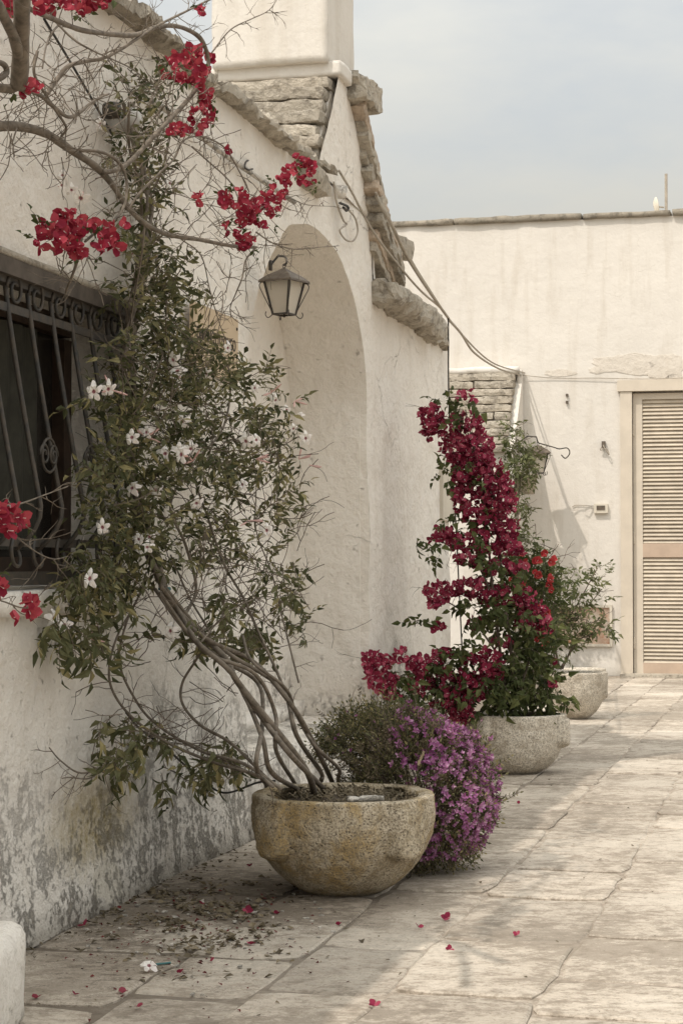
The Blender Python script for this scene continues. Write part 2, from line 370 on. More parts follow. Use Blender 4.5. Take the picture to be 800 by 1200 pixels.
# ================================================================== SETTING
# ground sheet (mortar level) and paving stones, rows parallel to the house wall
mb = MB(); R = 400
mb.add([(-R, -R, -.0055), (R, -R, -.0055), (R, R, -.0055), (-R, R, -.0055)], [(0, 1, 2, 3)])
ground = mb.build('ground', M['mortar']); tag(ground, kind='structure')

def wob(x, y, a, f=1.7, s=0): return a * (noise.noise(Vector((x * f + s, y * f, s * .37))))
rows = [-.04, .46, .74, 1.04, 1.40, 1.78, 2.18, 2.62, 3.1]
def rw(s, r): return (.022 * noise.noise(Vector((s * .35, r * 7.3, 2))) + .010 * noise.noise(Vector((s * 1.7, r * 5.1, 8)))) if 0 < r < 8 else 0
random.seed(11)
stone_n = 0
for r in range(len(rows) - 1):
    s = 2.6 + ru(0, .5)
    while s < (18.2 if r < 6 else 12):
        ln = ru(.38, .92) * (1.15 if rows[r + 1] - rows[r] < .34 else 1)
        s1 = min(s + ln, 18.22)
        t0, t1 = rows[r], rows[r + 1]
        g = ru(.002, .006)
        cs, ct = (s + s1) / 2, (t0 + t1) / 2
        # outline with softened, wavering edges
        out_ = []
        nx, ny = 7, 4
        c = .02
        def edge(a, b, n):
            return [(lerp(a[0], b[0], i / n), lerp(a[1], b[1], i / n)) for i in range(n)]
        g2 = ru(.009, .017); j0, j1 = ru(-.006, .006), ru(-.006, .006)
        A, B, Cc, D = (s + g2, t0 + g + j0), (s1 - g2, t0 + g + j0), (s1 - g2, t1 - g + j1), (s + g2, t1 - g + j1)
        skew = ru(-.1, .1)
        loop = edge(A, B, nx) + edge(B, Cc, ny) + edge(Cc, D, nx) + edge(D, A, ny)
        zt = ru(-.002, .004); tx, ty = ru(-.004, .004), ru(-.008, .008)
        pts = []
        for (a, b) in loop:
            corner = min(abs(a - A[0]), abs(a - B[0])) < 1e-5 and min(abs(b - A[1]), abs(b - Cc[1])) < 1e-5
            ia, ib = (a - cs) * (-.05 if corner else 0), (b - ct) * (-.05 if corner else 0)
            rr_ = rw(a, r) * (t1 - b) / (t1 - t0) + rw(a, r + 1) * (b - t0) / (t1 - t0)
            sk_ = (b - ct) * skew
            pts.append((a + ia + sk_ * 0 + wob(a, b, .018, 6) + wob(a, b, .008, 19, 3), b + ib + rr_ + wob(a, b, .014, 7, 9) + wob(a, b, .007, 21, 5)))
        m = MB(); n = len(pts)
        def zz(a, b): return zt + (a - cs) * tx + (b - ct) * ty + wob(a, b, .003, 3, 4)
        vb = [(a - cs, -(b - ct), -.02) for a, b in pts]
        v1 = [(a - cs, -(b - ct), zz(a, b) - .0045) for a, b in pts]
        v2 = [((a - cs) * .975, -(b - ct) * .965, zz(a, b) - .0005) for a, b in pts]
        f = [tuple(reversed(range(2 * n, 3 * n)))]
        f += [((i + 1) % n, i, n + i, n + (i + 1) % n) for i in range(n)]
        f += [(n + (i + 1) % n, n + i, 2 * n + i, 2 * n + (i + 1) % n) for i in range(n)]
        m.add(vb + v1 + v2, f)
        o = link('paving_stone', m.mesh('paving_stone', M['pave']), ground)
        o.matrix_local = Matrix.Translation(wpt(cs, -ct, 0)) @ Matrix.Rotation(ANG, 4, 'Z')
        stone_n += 1
        s = s1
print('stones', stone_n)

# ------------------------------------------------------------------ the limewashed house on the left
trullo = house_empty('limewashed_house', 'old limewashed house with barred window, blind arch and rough stone slab roof', 'house')
WIN_S1 = SZ(146, 500)[0]; WIN_Z0 = .945; WIN_Z1 = SZ(0, 318)[1]; WIN_S0 = WIN_S1 - 2.05
NS0, NS1 = SZ(288, 700)[0], SZ(432, 700)[0]
SPR = 1.62; APEX = 2.415; NDEP = .39; BENCH = .30
NC, NW = (NS0 + NS1) / 2, (NS1 - NS0) / 2
def arch(s):
    q = (s - NC) / NW
    return SPR + (APEX - SPR) * math.sqrt(max(0, 1 - q * q)) + .016 * noise.noise(Vector((s * 4.5, 1, 1))) * (1 - q ** 4) if abs(q) <= 1 else 0
EAVE = 2.645; REAR_S0 = SZ(437, 400)[0] ; REAR_TOP = 2.30
END = SZ(526, 600)[0]
def disp(s, z, amp=.015):
    return -amp * (noise.noise(Vector((s * 1.6, z * 1.6, 0))) + .5 * noise.noise(Vector((s * 5, z * 5, 3))) + .22 * noise.noise(Vector((s * 13, z * 11, 6)))) \
        - (.018 if z < .22 else 0) * max(0, (.22 - z) / .22)
sl = sorted(set([round(-2 + .055 * i, 4) for i in range(int((END + 2) / .055) + 1)] + [WIN_S0, WIN_S1, NS0, NS1, REAR_S0, END] + [NS0 + d_ for d_ in (.004, .014, .03)] + [NS1 - d_ for d_ in (.004, .014, .03)]))
def clean(l, keys):
    out_ = []
    for v in sorted(l):
        if out_ and v - out_[-1] < (.02 if not any(abs(v - q_) < .045 for q_ in (NS0, NS1)) else .004):
            if v in keys: out_[-1] = v
            continue
        out_.append(v)
    return out_
sl = clean(sl, {WIN_S0, WIN_S1, NS0, NS1, REAR_S0, END})
zl = clean([round(.055 * i, 4) for i in range(int(EAVE / .055) + 1)] + [WIN_Z0, WIN_Z1, REAR_TOP, EAVE, BENCH, SPR], {0.0, SPR, WIN_Z0, WIN_Z1, REAR_TOP, EAVE, BENCH})
vid = {}; mb = MB()
def zs(i, j):
    s, z = sl[i], zl[j]
    a = arch(s)
    if NS0 <= s <= NS1 and a > 0:
        if z < a and j + 1 < len(zl) and zl[j + 1] > a + .0: z = a      # snap the row just under the arch onto the curve
    return s, z
def V(i, j):
    if (i, j) not in vid:
        s, z = zs(i, j); vid[(i, j)] = len(mb.v); mb.v.append((s, disp(s, z), z))
    return vid[(i, j)]
def solid_from(i):   # lowest row index that is wall in this column above the niche
    s = sl[i]
    if not (NS0 < s < NS1): return 0
    a = arch(s)
    for j in range(len(zl)):
        if j + 1 < len(zl) and zl[j + 1] > a: return j
    return 0
arch_j = [solid_from(i) for i in range(len(sl))]
spring_j = max(j for j in range(len(zl)) if zl[j] <= SPR + 1e-6)
for i in range(len(sl) - 1):
    s0, s1 = sl[i], sl[i + 1]; sm = (s0 + s1) / 2
    innic = NS0 < sm < NS1
    for j in range(len(zl) - 1):
        zm = (zl[j] + zl[j + 1]) / 2
        if WIN_S0 < sm < WIN_S1 and WIN_Z0 < zm < WIN_Z1: continue
        if sm > REAR_S0 and zm > REAR_TOP: continue
        if innic:
            ja = arch_j[i] if NS0 < s0 < NS1 else spring_j
            jb = arch_j[i + 1] if NS0 < s1 < NS1 else spring_j
            if j < max(ja, jb): continue
        mb.f.append((V(i, j), V(i + 1, j), V(i + 1, j + 1), V(i, j + 1))); mb.mi.append(0)
    if innic:
        ja = arch_j[i] if NS0 < s0 < NS1 else spring_j
        jb = arch_j[i + 1] if NS0 < s1 < NS1 else spring_j
        if ja != jb:
            hi = max(ja, jb); poly = []
            if ja < jb: poly = [V(i, ja), V(i + 1, jb)] + [V(i, j) for j in range(hi, ja, -1)]
            else: poly = [V(i, ja), V(i + 1, jb)] + [V(i + 1, j) for j in range(jb + 1, hi + 1)]
            if ja > jb: poly = [V(i + 1, j) for j in range(jb, hi + 1)] + [V(i, ja)]
            if len(poly) >= 3: mb.f.append(tuple(poly)); mb.mi.append(0)
# niche lining: intrados, jambs, back
prof = [(NS0, 0.0)] + [(NS0, .1 * k) for k in range(1, 17)] + [(NS0, zl[spring_j])]
arc = [(sl[i], zs(i, arch_j[i])[1]) for i in range(len(sl)) if NS0 < sl[i] < NS1]
prof += arc + [(NS1, zl[spring_j])] + [(NS1, .1 * k) for k in range(16, 0, -1)] + [(NS1, 0.0)]
nd = 6; base = len(mb.v)
for (s, z) in prof:
    for d in range(nd + 1):
        y = lerp(disp(s, z), NDEP, d / nd)
        jit = .016 * noise.noise(Vector((y * 5, z * 3.2, s))) * (0 if d == 0 else 1)
        mb.v.append((s + jit + (0 if d == 0 else 0), y, z + (jit if z > 1.7 else 0)))
for i in range(len(prof) - 1):
    for d in range(nd):
        a = base + i * (nd + 1) + d
        mb.f.append((a, a + nd + 1, a + nd + 2, a + 1)); mb.mi.append(0)
# niche back
bs = [NS0 - .02 + (NS1 - NS0 + .04) * i / 30 for i in range(31)]; bz = [.09 * i for i in range(29)]
b0 = len(mb.v)
for z in bz:
    for s in bs: mb.v.append((s, NDEP - .012 + .014 * noise.noise(Vector((s * 1.8, z * 1.8, 7))), z))
for j in range(len(bz) - 1):
    for i in range(30):
        a = b0 + j * 31 + i; mb.f.append((a, a + 1, a + 32, a + 31)); mb.mi.append(0)
mb.build('wall', M['wall'], trullo, smooth=True)
# body of the house behind its skin (closed masses)
mb = MB()
mb.box(((-2 + WIN_S0) / 2, 1.9, 1.34), ((WIN_S0 + 2) / 2 - .005, 1.85, 1.34))
mb.box(((WIN_S1 + NS0) / 2, .9, 1.3), ((NS0 - WIN_S1) / 2 - .03, .85, 1.3))
mb.box(((WIN_S0 + NS1) / 2 - 0.02, 2.6, 1.34), ((NS1 - WIN_S0) / 2, 1.3, 1.34))
mb.box(((NS0 + NS1) / 2, .9, 1.3), ((NS1 - NS0) / 2, .45, 1.3))
mb.box(((NS1 + REAR_S0) / 2 - .0 , .9, 1.14), ((REAR_S0 - NS1) / 2 + .01 , .86, 1.13))
mb.box(((REAR_S0 + END) / 2, 1.95, 1.14), ((END - REAR_S0) / 2 - .004, 1.9, 1.14))
mb.box(((-2 + REAR_S0) / 2, 2.05, EAVE - .035), ((REAR_S0 + 2) / 2 - .01, 1.97, .03))
mb.build('house_mass', M['wall2'], trullo)
# end face of the house
mb = MB(); nn = 24
for i in range(nn + 1):
    for j in range(25):
        y = -.0 + 3.9 * i / nn; z = REAR_TOP * j / 24
        mb.v.append((END + .012 * noise.noise(Vector((y * 2, z * 2, 5))), y + (disp(END, z) if i == 0 else 0), z))
for i in range(nn):
    for j in range(24):
        a = i * 25 + j; mb.f.append((a, a + 25, a + 26, a + 1)); mb.mi.append(0)
mb.build('end_wall', M['wall2'], trullo, smooth=True)

# bench inside the blind arch
def rough_block(x0, x1, y0, y1, z0, z1, amp=.01, cell=.08, seed=0, rnd_=.02, f=4.0):
    """displaced box with rounded edges; dense enough to show chipped edges"""
    nx, ny, nz = [max(2, min(40, int(round((b - a) / cell)))) for a, b in ((x0, x1), (y0, y1), (z0, z1))]
    bm = bmesh.new(); grid = {}
    cx, cy, cz = (x0 + x1) / 2, (y0 + y1) / 2, (z0 + z1) / 2
    hx, hy, hz = (x1 - x0) / 2, (y1 - y0) / 2, (z1 - z0) / 2
    def vv(i, j, k):
        if (i, j, k) in grid: return grid[(i, j, k)]
        p = Vector((lerp(-hx, hx, i / nx), lerp(-hy, hy, j / ny), lerp(-hz, hz, k / nz)))
        q = Vector((max(-hx + rnd_, min(hx - rnd_, p.x)), max(-hy + rnd_, min(hy - rnd_, p.y)), max(-hz + rnd_, min(hz - rnd_, p.z))))
        d = p - q
        if d.length > 1e-6: p = q + d.normalized() * min(rnd_, d.length)
        w_ = Vector((cx, cy, cz)) + p
        nv = noise.noise_vector(w_ * f + Vector((seed, 0, 0))) * amp * .8 + noise.noise_vector(w_ * f * 3.3 + Vector((0, seed, 0))) * amp * .6 + noise.noise_vector(w_ * f * 9 + Vector((0, 0, seed))) * amp * .35
        grid[(i, j, k)] = bm.verts.new(w_ + nv); return grid[(i, j, k)]
    def face(a, b, c, d): bm.faces.new((vv(*a), vv(*b), vv(*c), vv(*d)))
    for i in range(nx):
        for j in range(ny):
            face((i, j, 0), (i, j + 1, 0), (i + 1, j + 1, 0), (i + 1, j, 0)); face((i, j, nz), (i + 1, j, nz), (i + 1, j + 1, nz), (i, j + 1, nz))
        for k in range(nz):
            face((i, 0, k), (i + 1, 0, k), (i + 1, 0, k + 1), (i, 0, k + 1)); face((i, ny, k), (i, ny, k + 1), (i + 1, ny, k + 1), (i + 1, ny, k))
    for j in range(ny):
        for k in range(nz):
            face((0, j, k), (0, j, k + 1), (0, j + 1, k + 1), (0, j + 1, k)); face((nx, j, k), (nx, j + 1, k), (nx, j + 1, k + 1), (nx, j, k + 1))
    return bm
def bm_obj(name, bm, mat, parent=None, smooth=True, house=False):
    me = bpy.data.meshes.new(name); bm.to_mesh(me); bm.free(); me.materials.append(mat)
    if smooth: me.polygons.foreach_set('use_smooth', [True] * len(me.polygons))
    return link(name, me, parent, house)
bm_obj('bench', rough_block(NS0 - .02, NS1 + .02, -.035, NDEP + .02, -.02, BENCH, .012, .05, 3, .03), M['wall'], trullo)
# low course at the back of the bench
bm_obj('bench_upstand', rough_block(NS0, NS1 + .01, NDEP - .09, NDEP + .02, BENCH - .01, BENCH + .07, .008, .05, 5, .02), M['wall2'], trullo)

# window: lintel, sill, reveal, wooden frame, panes, grille
win = empty('window'); win.parent = trullo
WD = .17
mb = MB()
for (a, b, c, d) in (((WIN_S1, 0, WIN_Z0), (WIN_S1, WD + .2, WIN_Z0), (WIN_S1, WD + .2, WIN_Z1), (WIN_S1, 0, WIN_Z1)),
                     ((WIN_S0, 0, WIN_Z0), (WIN_S0, 0, WIN_Z1), (WIN_S0, WD + .2, WIN_Z1), (WIN_S0, WD + .2, WIN_Z0)),
                     ((WIN_S0, 0, WIN_Z1), (WIN_S1, 0, WIN_Z1), (WIN_S1, WD + .2, WIN_Z1), (WIN_S0, WD + .2, WIN_Z1)),
                     ((WIN_S0, 0, WIN_Z0), (WIN_S0, WD + .2, WIN_Z0), (WIN_S1, WD + .2, WIN_Z0), (WIN_S1, 0, WIN_Z0))):
    mb.add([a, b, c, d], [(0, 1, 2, 3)])
mb.build('reveal', M['wall2'], win)
bm_obj('window_sill', rough_block(WIN_S0 - .1, WIN_S1 - .05, -.04, .1, WIN_Z0 - .075, WIN_Z0 - .004, .005, .03, 2, .012), M['wall'], win)
mb = MB(); mb.box(((WIN_S0 + WIN_S1) / 2, .02, WIN_Z1 + .013), ((WIN_S1 - WIN_S0) / 2 + .06, .05, .022)); mb.build('lintel', M['lintel'], win)
bm_obj('lintel_edge', rough_block(WIN_S0 - .06, WIN_S1 + .06, -.030, .0, WIN_Z1 + .036, WIN_Z1 + .056, .003, .03, 8, .006), M['slab'], win)
fr = MB(); fy = WD + .03
wc = (WIN_S0 + WIN_S1) / 2; ww = (WIN_S1 - WIN_S0) / 2
FZ0, FZ1 = WIN_Z0, WIN_Z1
fr.box((wc, fy, FZ0 + .04), (ww, .03, .04)); fr.box((wc, fy, FZ1 - .03), (ww, .03, .03))
for sx in (WIN_S0 + .03, WIN_S1 - .03): fr.box((sx, fy, (FZ0 + FZ1) / 2), (.03, .03, (FZ1 - FZ0) / 2 - .07))
fr.box((wc + .25, fy, (FZ0 + FZ1) / 2), (.035, .028, (FZ1 - FZ0) / 2 - .07)); fr.box((wc - .4, fy, (FZ0 + FZ1) / 2), (.035, .028, (FZ1 - FZ0) / 2 - .07))
fr.build('window_frame', M['wood'], win)
mb = MB(); mb.box((wc, fy + .012, (FZ0 + FZ1) / 2), (ww - .01, .003, (FZ1 - FZ0) / 2 - .01)); mb.build('pane', M['pane'], win)
mb = MB()
for k in range(40):
    a = WIN_S0 + 1.05 + k * .018
    mb.add([(a, fy - .034 + .006 * math.sin(k * 1.1), FZ0 + .1), (a + .018, fy - .034 + .006 * math.sin((k + 1) * 1.1), FZ0 + .1), (a + .018, fy - .034 + .006 * math.sin((k + 1) * 1.1), FZ1 - .07), (a, fy - .034 + .006 * math.sin(k * 1.1), FZ1 - .07)], [(0, 1, 2, 3)])
mb.build('curtain', M['curtain'], win)

grille = empty('window_grille'); grille.parent = trullo
BS = []
for px in (-52, -25, 3, 29, 56, 79, 101, 122): BS.append(SZ(px, 400, -.0)[0])
def spiral(c, r0, turns, ax, az, n=22, dirn=1, y=0.0):
    pts = []
    for k in range(n + 1):
        q = k / n * turns * 2 * math.pi; r = r0 * (1 - .72 * k / n)
        pts.append((c[0] + ax * r * math.cos(q), y, c[1] + az * dirn * r * math.sin(q)))
    return pts
ZT, ZB = WIN_Z1 - .035, WIN_Z0 + .095
for i, s in enumerate(BS):
    mb = MB(); pts = []
    belly = lambda f: .008 + .100 * (f / .84) ** 1.15 if f < .84 else .108 - .068 * ((f - .84) / .16) ** 2
    for k in range(25):
        f = k / 24; pts.append((s, -belly(f) + .0, lerp(ZT, ZB, f)))
    mb.tube(pts, .0065, 6)
    mb.build('bar', M['iron'], grille, smooth=True)
    # round scroll at the head, curling to the next bar
    g = (BS[min(i + 1, len(BS) - 1)] - BS[max(i - 1, 0)]) / (2 if 0 < i < len(BS) - 1 else 1)
    r = g * .36
    mb = MB(); mb.tube([(s + r + p[0], p[1], p[2]) for p in spiral((0, ZT - .004), r, 1.35, -1, 1, y=-.012)], .0052, 5); mb.build('scroll', M['iron'], grille, smooth=True)
    # open hook at the foot
    mb = MB(); rb = g * .46
    mb.tube([(s - rb + rb * math.cos(a), -.045 - .04 * math.sin(a * .5), ZB - rb * .62 * math.sin(a)) for a in [math.pi * 1.25 * k / 16 for k in range(17)]], .0052, 5)
    mb.build('scroll', M['iron'], grille, smooth=True)
    if i in (2, 4):   # paired C scrolls at half height
        mb = MB(); cz = 1.285
        for sg in (-1, 1):
            mb.tube([(s + g * .5 + sg * (.004 + .026) + p[0], -.10, p[2]) for p in spiral((0, cz), .030, 1.5, sg, 1)], .0035, 5)
        mb.tube([(s + g * .5 + .048 * math.cos(a), -.10, cz + .044 * math.sin(a)) for a in [2 * math.pi * k / 20 for k in range(21)]], .0038, 5)
        mb.build('scroll', M['iron'], grille, smooth=True)
for (z, y) in ((ZT - .055, -.012), (ZB + .02, -.045), (ZT + .02, -.006)):
    mb = MB(); mb.box((wc, y + (.0), z), (ww - .005, .004, .011)); mb.build('rail', M['iron'], grille)
mb = MB(); mb.box((wc, -.02, WIN_Z0 + .022), (ww - .03, .012, .018)); mb.build('rail', M['iron'], grille)

# eave: rough slabs overhanging the wall, laid end to end; a second layer set back
random.seed(5)
EAVE_END = SZ(372, 185)[0]
s = -2.0
while s < EAVE_END - .05:
    ln = min(ru(.28, .62), EAVE_END - s)
    th = ru(.022, .036)
    bm_obj('eave_slab', rough_block(s + .004, s + ln - .004, -ru(.055, .085), .65, EAVE - .004, EAVE + th, .024, .026, s * 3, .006, 7), M['slab'], trullo, False)
    s += ln
s = -2.0
while s < EAVE_END - .1:
    ln = min(ru(.3, .6), EAVE_END - s - .02)
    y0 = ru(.03, .09)
    bm_obj('roof_slab', rough_block(s + .004, s + ln - .004, y0, .6, EAVE + .022, EAVE + .052, .018, .03, s * 7 + 2, .006, 6), M['slab'], trullo, False)
    s += ln
for lay in range(1, 7):         # roof slope rising away from the courtyard
    s = -2.0 + .1 * lay
    while s < EAVE_END - .25:
        ln = min(ru(.4, .8), EAVE_END - .1 - s)
        y0 = .08 + .27 * lay
        bm_obj('roof_slab', rough_block(s + .004, s + ln - .004, y0, y0 + .5, EAVE + .035 + .03 * lay, EAVE + .07 + .03 * lay, .014, .11, s * 7 + lay, .012, 5), M['slab'], trullo, False)
        s += ln
# plaster fillet under the eave end
bm_obj('corbel', rough_block(EAVE_END - .32, EAVE_END + .02, -.07, .1, EAVE - .10, EAVE - .002, .02, .04, 9, .03, 5), M['slab'], trullo, False)

# gable above the arch, leaning slab courses both sides, chimney
G0 = EAVE_END - .06
def gz(px, py): return SZ(px, py)
gl = [(G0 - .0, EAVE - .02), gz(373, 178), gz(380, 150), gz(388, 118), gz(394, 92)]
gr = [gz(405, 92), gz(412, 130), gz(420, 175), gz(428, 225), gz(434, 270), gz(438, 330)]
TOPZ = gz(394, 90)[1]
lz = [p[1] for p in gl]; ls = [p[0] for p in gl]
rz_ = [p[1] for p in reversed(gr)]; rs_ = [p[0] for p in reversed(gr)]
def gleft(z): return float(np.interp(z, lz, ls))
def gright(z): return float(np.interp(z, rz_, rs_))
mb = MB(); NZ = 22; NXg = 14
zmin = EAVE
for j in range(NZ + 1):
    z = lerp(2.26, TOPZ, j / NZ)
    a = gleft(z) if z > EAVE else max(G0, 0) if z > EAVE - .001 else REAR_S0 - .02
    b = gright(z)
    a = a if z > EAVE else REAR_S0 - .05
    for i in range(NXg + 1):
        s = lerp(a, b, i / NXg); mb.v.append((s, -.006 + disp(s, z), z))
for j in range(NZ):
    for i in range(NXg):
        a = j * (NXg + 1) + i; mb.f.append((a, a + 1, a + NXg + 2, a + NXg + 1)); mb.mi.append(0)
mb.build('gable', M['wall2'], trullo, smooth=True)
mb = MB()
pl = [(gleft(EAVE + .01), EAVE + .01), (gright(EAVE + .01), EAVE + .01), (gright(TOPZ), TOPZ - .01), (gleft(TOPZ) , TOPZ - .01)]
n = 4
mb.add([(p[0] + (.03 if k in (0, 3) else -.03), .02, p[1]) for k, p in enumerate(pl)] + [(p[0] + (.03 if k in (0, 3) else -.03), 1.2, p[1]) for k, p in enumerate(pl)],
       [(0, 1, 2, 3), (7, 6, 5, 4), (0, 4, 5, 1), (1, 5, 6, 2), (2, 6, 7, 3), (3, 7, 4, 0)])
mb.build('roof_core', M['wall2'], trullo)
# courses facing the street side: long slabs, each one set back from the one below
random.seed(21)
ncs = 8; zb, ztp = EAVE + .0, TOPZ - .01
for c in range(ncs):
    z0 = lerp(zb, ztp, c / ncs); z1 = lerp(zb, ztp, (c + 1) / ncs)
    sc_ = gleft((z0 + z1) / 2)
    y = .015 + ru(-.02, .01)
    segs = [0] + sorted([ru(.25, .9) for _ in range(random.choice((1, 1, 2)))]) + [1.25]
    for k in range(len(segs) - 1):
        if segs[k + 1] - segs[k] < .08: continue
        dd = ru(-.03, .03)
        bm_obj('roof_slab', rough_block(sc_ - .055 + dd, sc_ + .2, y + segs[k] + .004, y + segs[k + 1] - .004, z0 + .006, z1 - .003 + ru(-.004, .004), .010, .014, c * 11 + k, .008, 8), M['slab'], trullo, False)
# layered slabs on the far slope, seen edge on; each overlaps the next one down
nr = 8
path = [PT(411, 118), PT(416, 136), PT(422, 154), PT(428, 173), PT(433, 192), PT(438, 212), PT(442, 232), PT(446, 251), PT(449, 269), PT(452, 287), PT(454, 304), PT(455, 318)]
for c, p in enumerate(path):
    s_, _, z_ = loc(p)
    sin = gright(z_)
    ln = .20 + .02 * c
    a = math.radians(-42 + c * 2.0)
    bm = rough_block(-.12 - ru(0, .03), .22 + .030 * min(c, 7) + ru(-.02, .03), -.03 - ru(0, .05), .75, -.028, .022, .011, .018, c * 5 + 1, .005, 9)
    o = bm_obj('roof_slab', bm, M['slabpink'] if c in (2, 7, 10) else M['slab'], trullo, False)
    o.matrix_local = Matrix.Translation((sin + .055, 0, z_ + .01)) @ Matrix.Rotation(-a, 4, 'Y')
# cap under the chimney with its projecting corner stone
bm_obj('chimney_cap', rough_block(gleft(TOPZ) - .04, gright(TOPZ) - .04, -.03, .78, TOPZ - .004, TOPZ + .062, .006, .018, 4, .004, 6), M['wallfar'], trullo)
q = loc(PT(412, 88))
bm_obj('corner_stone', rough_block(q[0] - .08, q[0] + .22, -.09, .35, TOPZ - .055, TOPZ + .075, .02, .022, 14, .01, 7), M['slab'], trullo, False)
# chimney shaft
s0c = loc(PT(384, 60, -.02))[0]; s1c = loc(PT(415, 60, -.02))[0]
wl = .53
bm_obj('chimney', rough_block(s0c, s1c, .02, .02 + wl, TOPZ + .05, 4.5, .006, .03, 6, .006, 2), M['wallfar'], trullo)
# protruding stone peg and rear cornice
q = loc(PT(466, 268))
bm_obj('corner_stone', rough_block(q[0] - .05, q[0] + .22, -.04, .3, 2.56, 2.66, .014, .03, 17, .02, 6), M['slab'], trullo, False)
q1 = SZ(433, 345)[0]; q2 = SZ(497, 350)[0]
bm_obj('cornice_stone', rough_block(q1, q2 - .25, -.13, .35, 2.235, 2.345, .034, .025, 31, .03, 5), M['slab'], trullo, False)
bm_obj('cornice_stone', rough_block(q2 - .26, q2 + .12, -.10, .35, 2.22, 2.345, .03, .025, 33, .02, 6), M['slab'], trullo, False)
bm_obj('cornice_stone', rough_block(q2 + .10, END - .16, -.045, .35, 2.225, 2.32, .028, .025, 35, .015, 6), M['slab'], trullo, False)
for c in range(5):
    bm_obj('roof_slab', rough_block(REAR_S0 + .02, END - .12 - .2 * c - ru(0, .1), .02 + .16 * c, .5 + .16 * c, 2.34 + .045 * c, 2.395 + .045 * c, .02, .05, 40 + c, .015, 5), M['slab'], trullo, False)
mb = MB(); mb.box(((REAR_S0 + END) / 2 - .1, 2.2, 2.38), ((END - REAR_S0) / 2 - .2, 1.6, .1)); mb.build('roof_core', M['wall2'], trullo)

# small recess on the rear wall
rs0, rs1 = SZ(514, 580)[0], SZ(529, 580)[0]
mb = MB(); zc0, zc1 = SZ(520, 610)[1], SZ(520, 546)[1]
mb.box(((rs0 + rs1) / 2, -.010, (zc0 + zc1) / 2), ((rs1 - rs0) / 2 - .01, .012, (zc1 - zc0) / 2)); mb.build('wall_box', M['whitepl'], trullo)

# ------------------------------------------------------------------ the house across the end of the courtyard
fh = house_empty('courtyard_house', 'flat-roofed cream house across the courtyard end with louvred door', 'house')
ZP = loc(PS(640, 259, FAR))[2]
TD0 = -loc(PS(741, 700, FAR))[1]            # door opening, t from TD0 to TD1
DZ = loc(PS(741, 459, FAR))[2]; DW = 1.36; TD1 = TD0 + DW
TL, TR = -6.0, 6.5
def farwall_grid(t0, t1, z0, z1, mb, cell=.09):
    nx = max(1, int((t1 - t0) / cell)); nz = max(1, int((z1 - z0) / cell)); b0 = len(mb.v)
    for j in range(nz + 1):
        for i in range(nx + 1):
            t = lerp(t0, t1, i / nx); z = lerp(z0, z1, j / nz)
            d = .014 * noise.noise(Vector((t * 1.1, z * 1.1, 20))) * (0 if (i in (0, nx) or j in (0, nz)) else 1)
            mb.v.append((FAR + d, -t, z))
    for j in range(nz):
        for i in range(nx):
            a = b0 + j * (nx + 1) + i; mb.f.append((a, a + nx + 1, a + nx + 2, a + 1)); mb.mi.append(0)
mb = MB()
farwall_grid(TL, TD0, 0, ZP, mb); farwall_grid(TD1, TR, 0, ZP, mb); farwall_grid(TD0, TD1, DZ, ZP, mb)
mb.build('wall', M['wallfar'], fh, smooth=True)
mb = MB()
mb.box((FAR + 1.6, -(TL + TD0) / 2, ZP / 2), (1.55, (TD0 - TL) / 2 - .004, ZP / 2 - .01)); mb.box((FAR + 1.6, -(TD1 + TR) / 2, ZP / 2), (1.55, (TR - TD1) / 2 - .004, ZP / 2 - .01))
mb.box((FAR + 1.6, -(TD0 + TD1) / 2, (DZ + ZP) / 2 + .003), (1.55, DW / 2 + .01, (ZP - DZ) / 2 - .01))
mb.box((FAR + 1.0, -(TD0 + TD1) / 2, DZ / 2), (.7, DW / 2 + .01, DZ / 2))
mb.build('house_mass', M['wall2'], fh)
random.seed(9)
t = TL
while t < TR:
    ln = ru(.7, 1.4)
    bm_obj('coping_stone', rough_block(FAR - .035 - ru(0, .015), FAR + .30, -(t + ln) + .004, -t - .004, ZP - .003, ZP + .055 + ru(-.005, .008), .010, .07, t * 3, .012, 6), M['coping'], fh)
    t += ln
# flaking plaster patches above the door: raised lips
for (px, py, wv, hv) in ((735, 427, .30, .10), (778, 430, .20, .11), (655, 437, .13, .035), (700, 434, .08, .03), (790, 443, .12, .04)):
    p = loc(PS(px, py, FAR)); vs = []; n_ = 36
    for ring, dx in ((1.0, .004), (.985, -.0035), (.80, -.004)):
        for k in range(n_):
            q = 2 * math.pi * k / n_; rr_ = ring * (1 + .45 * noise.noise(Vector((math.cos(q) * 1.3, math.sin(q) * 1.3, px))) + .22 * noise.noise(Vector((math.cos(q) * 5, math.sin(q) * 5, px))))
            vs.append((FAR + dx, p[1] + wv * rr_ * math.cos(q), p[2] + hv * rr_ * math.sin(q)))
    fs = [(r_ * n_ + k, (r_ + 1) * n_ + k, (r_ + 1) * n_ + (k + 1) % n_, r_ * n_ + (k + 1) % n_) for r_ in (0, 1) for k in range(n_)] + [tuple(range(2 * n_, 3 * n_))]
    mb = MB(); mb.add(vs, fs); mb.build('plaster_flake', M['flake'], fh)
# door surround
mb = MB(); tj = .105
mb.box((FAR - .015, -(TD0 - tj / 2), DZ / 2), (.018, tj / 2, DZ / 2)); mb.box((FAR - .015, -(TD1 + tj / 2), DZ / 2), (.018, tj / 2, DZ / 2))
mb.box((FAR - .02, -(TD0 + TD1) / 2, DZ + .052), (.026, DW / 2 + tj + .025, .05)); mb.build('door_surround', M['frame'], fh)
mb = MB(); mb.box((FAR - .06, -(TD0 + TD1) / 2, .012), (.12, DW / 2 + tj, .014)); mb.build('threshold', M['slab'], fh)
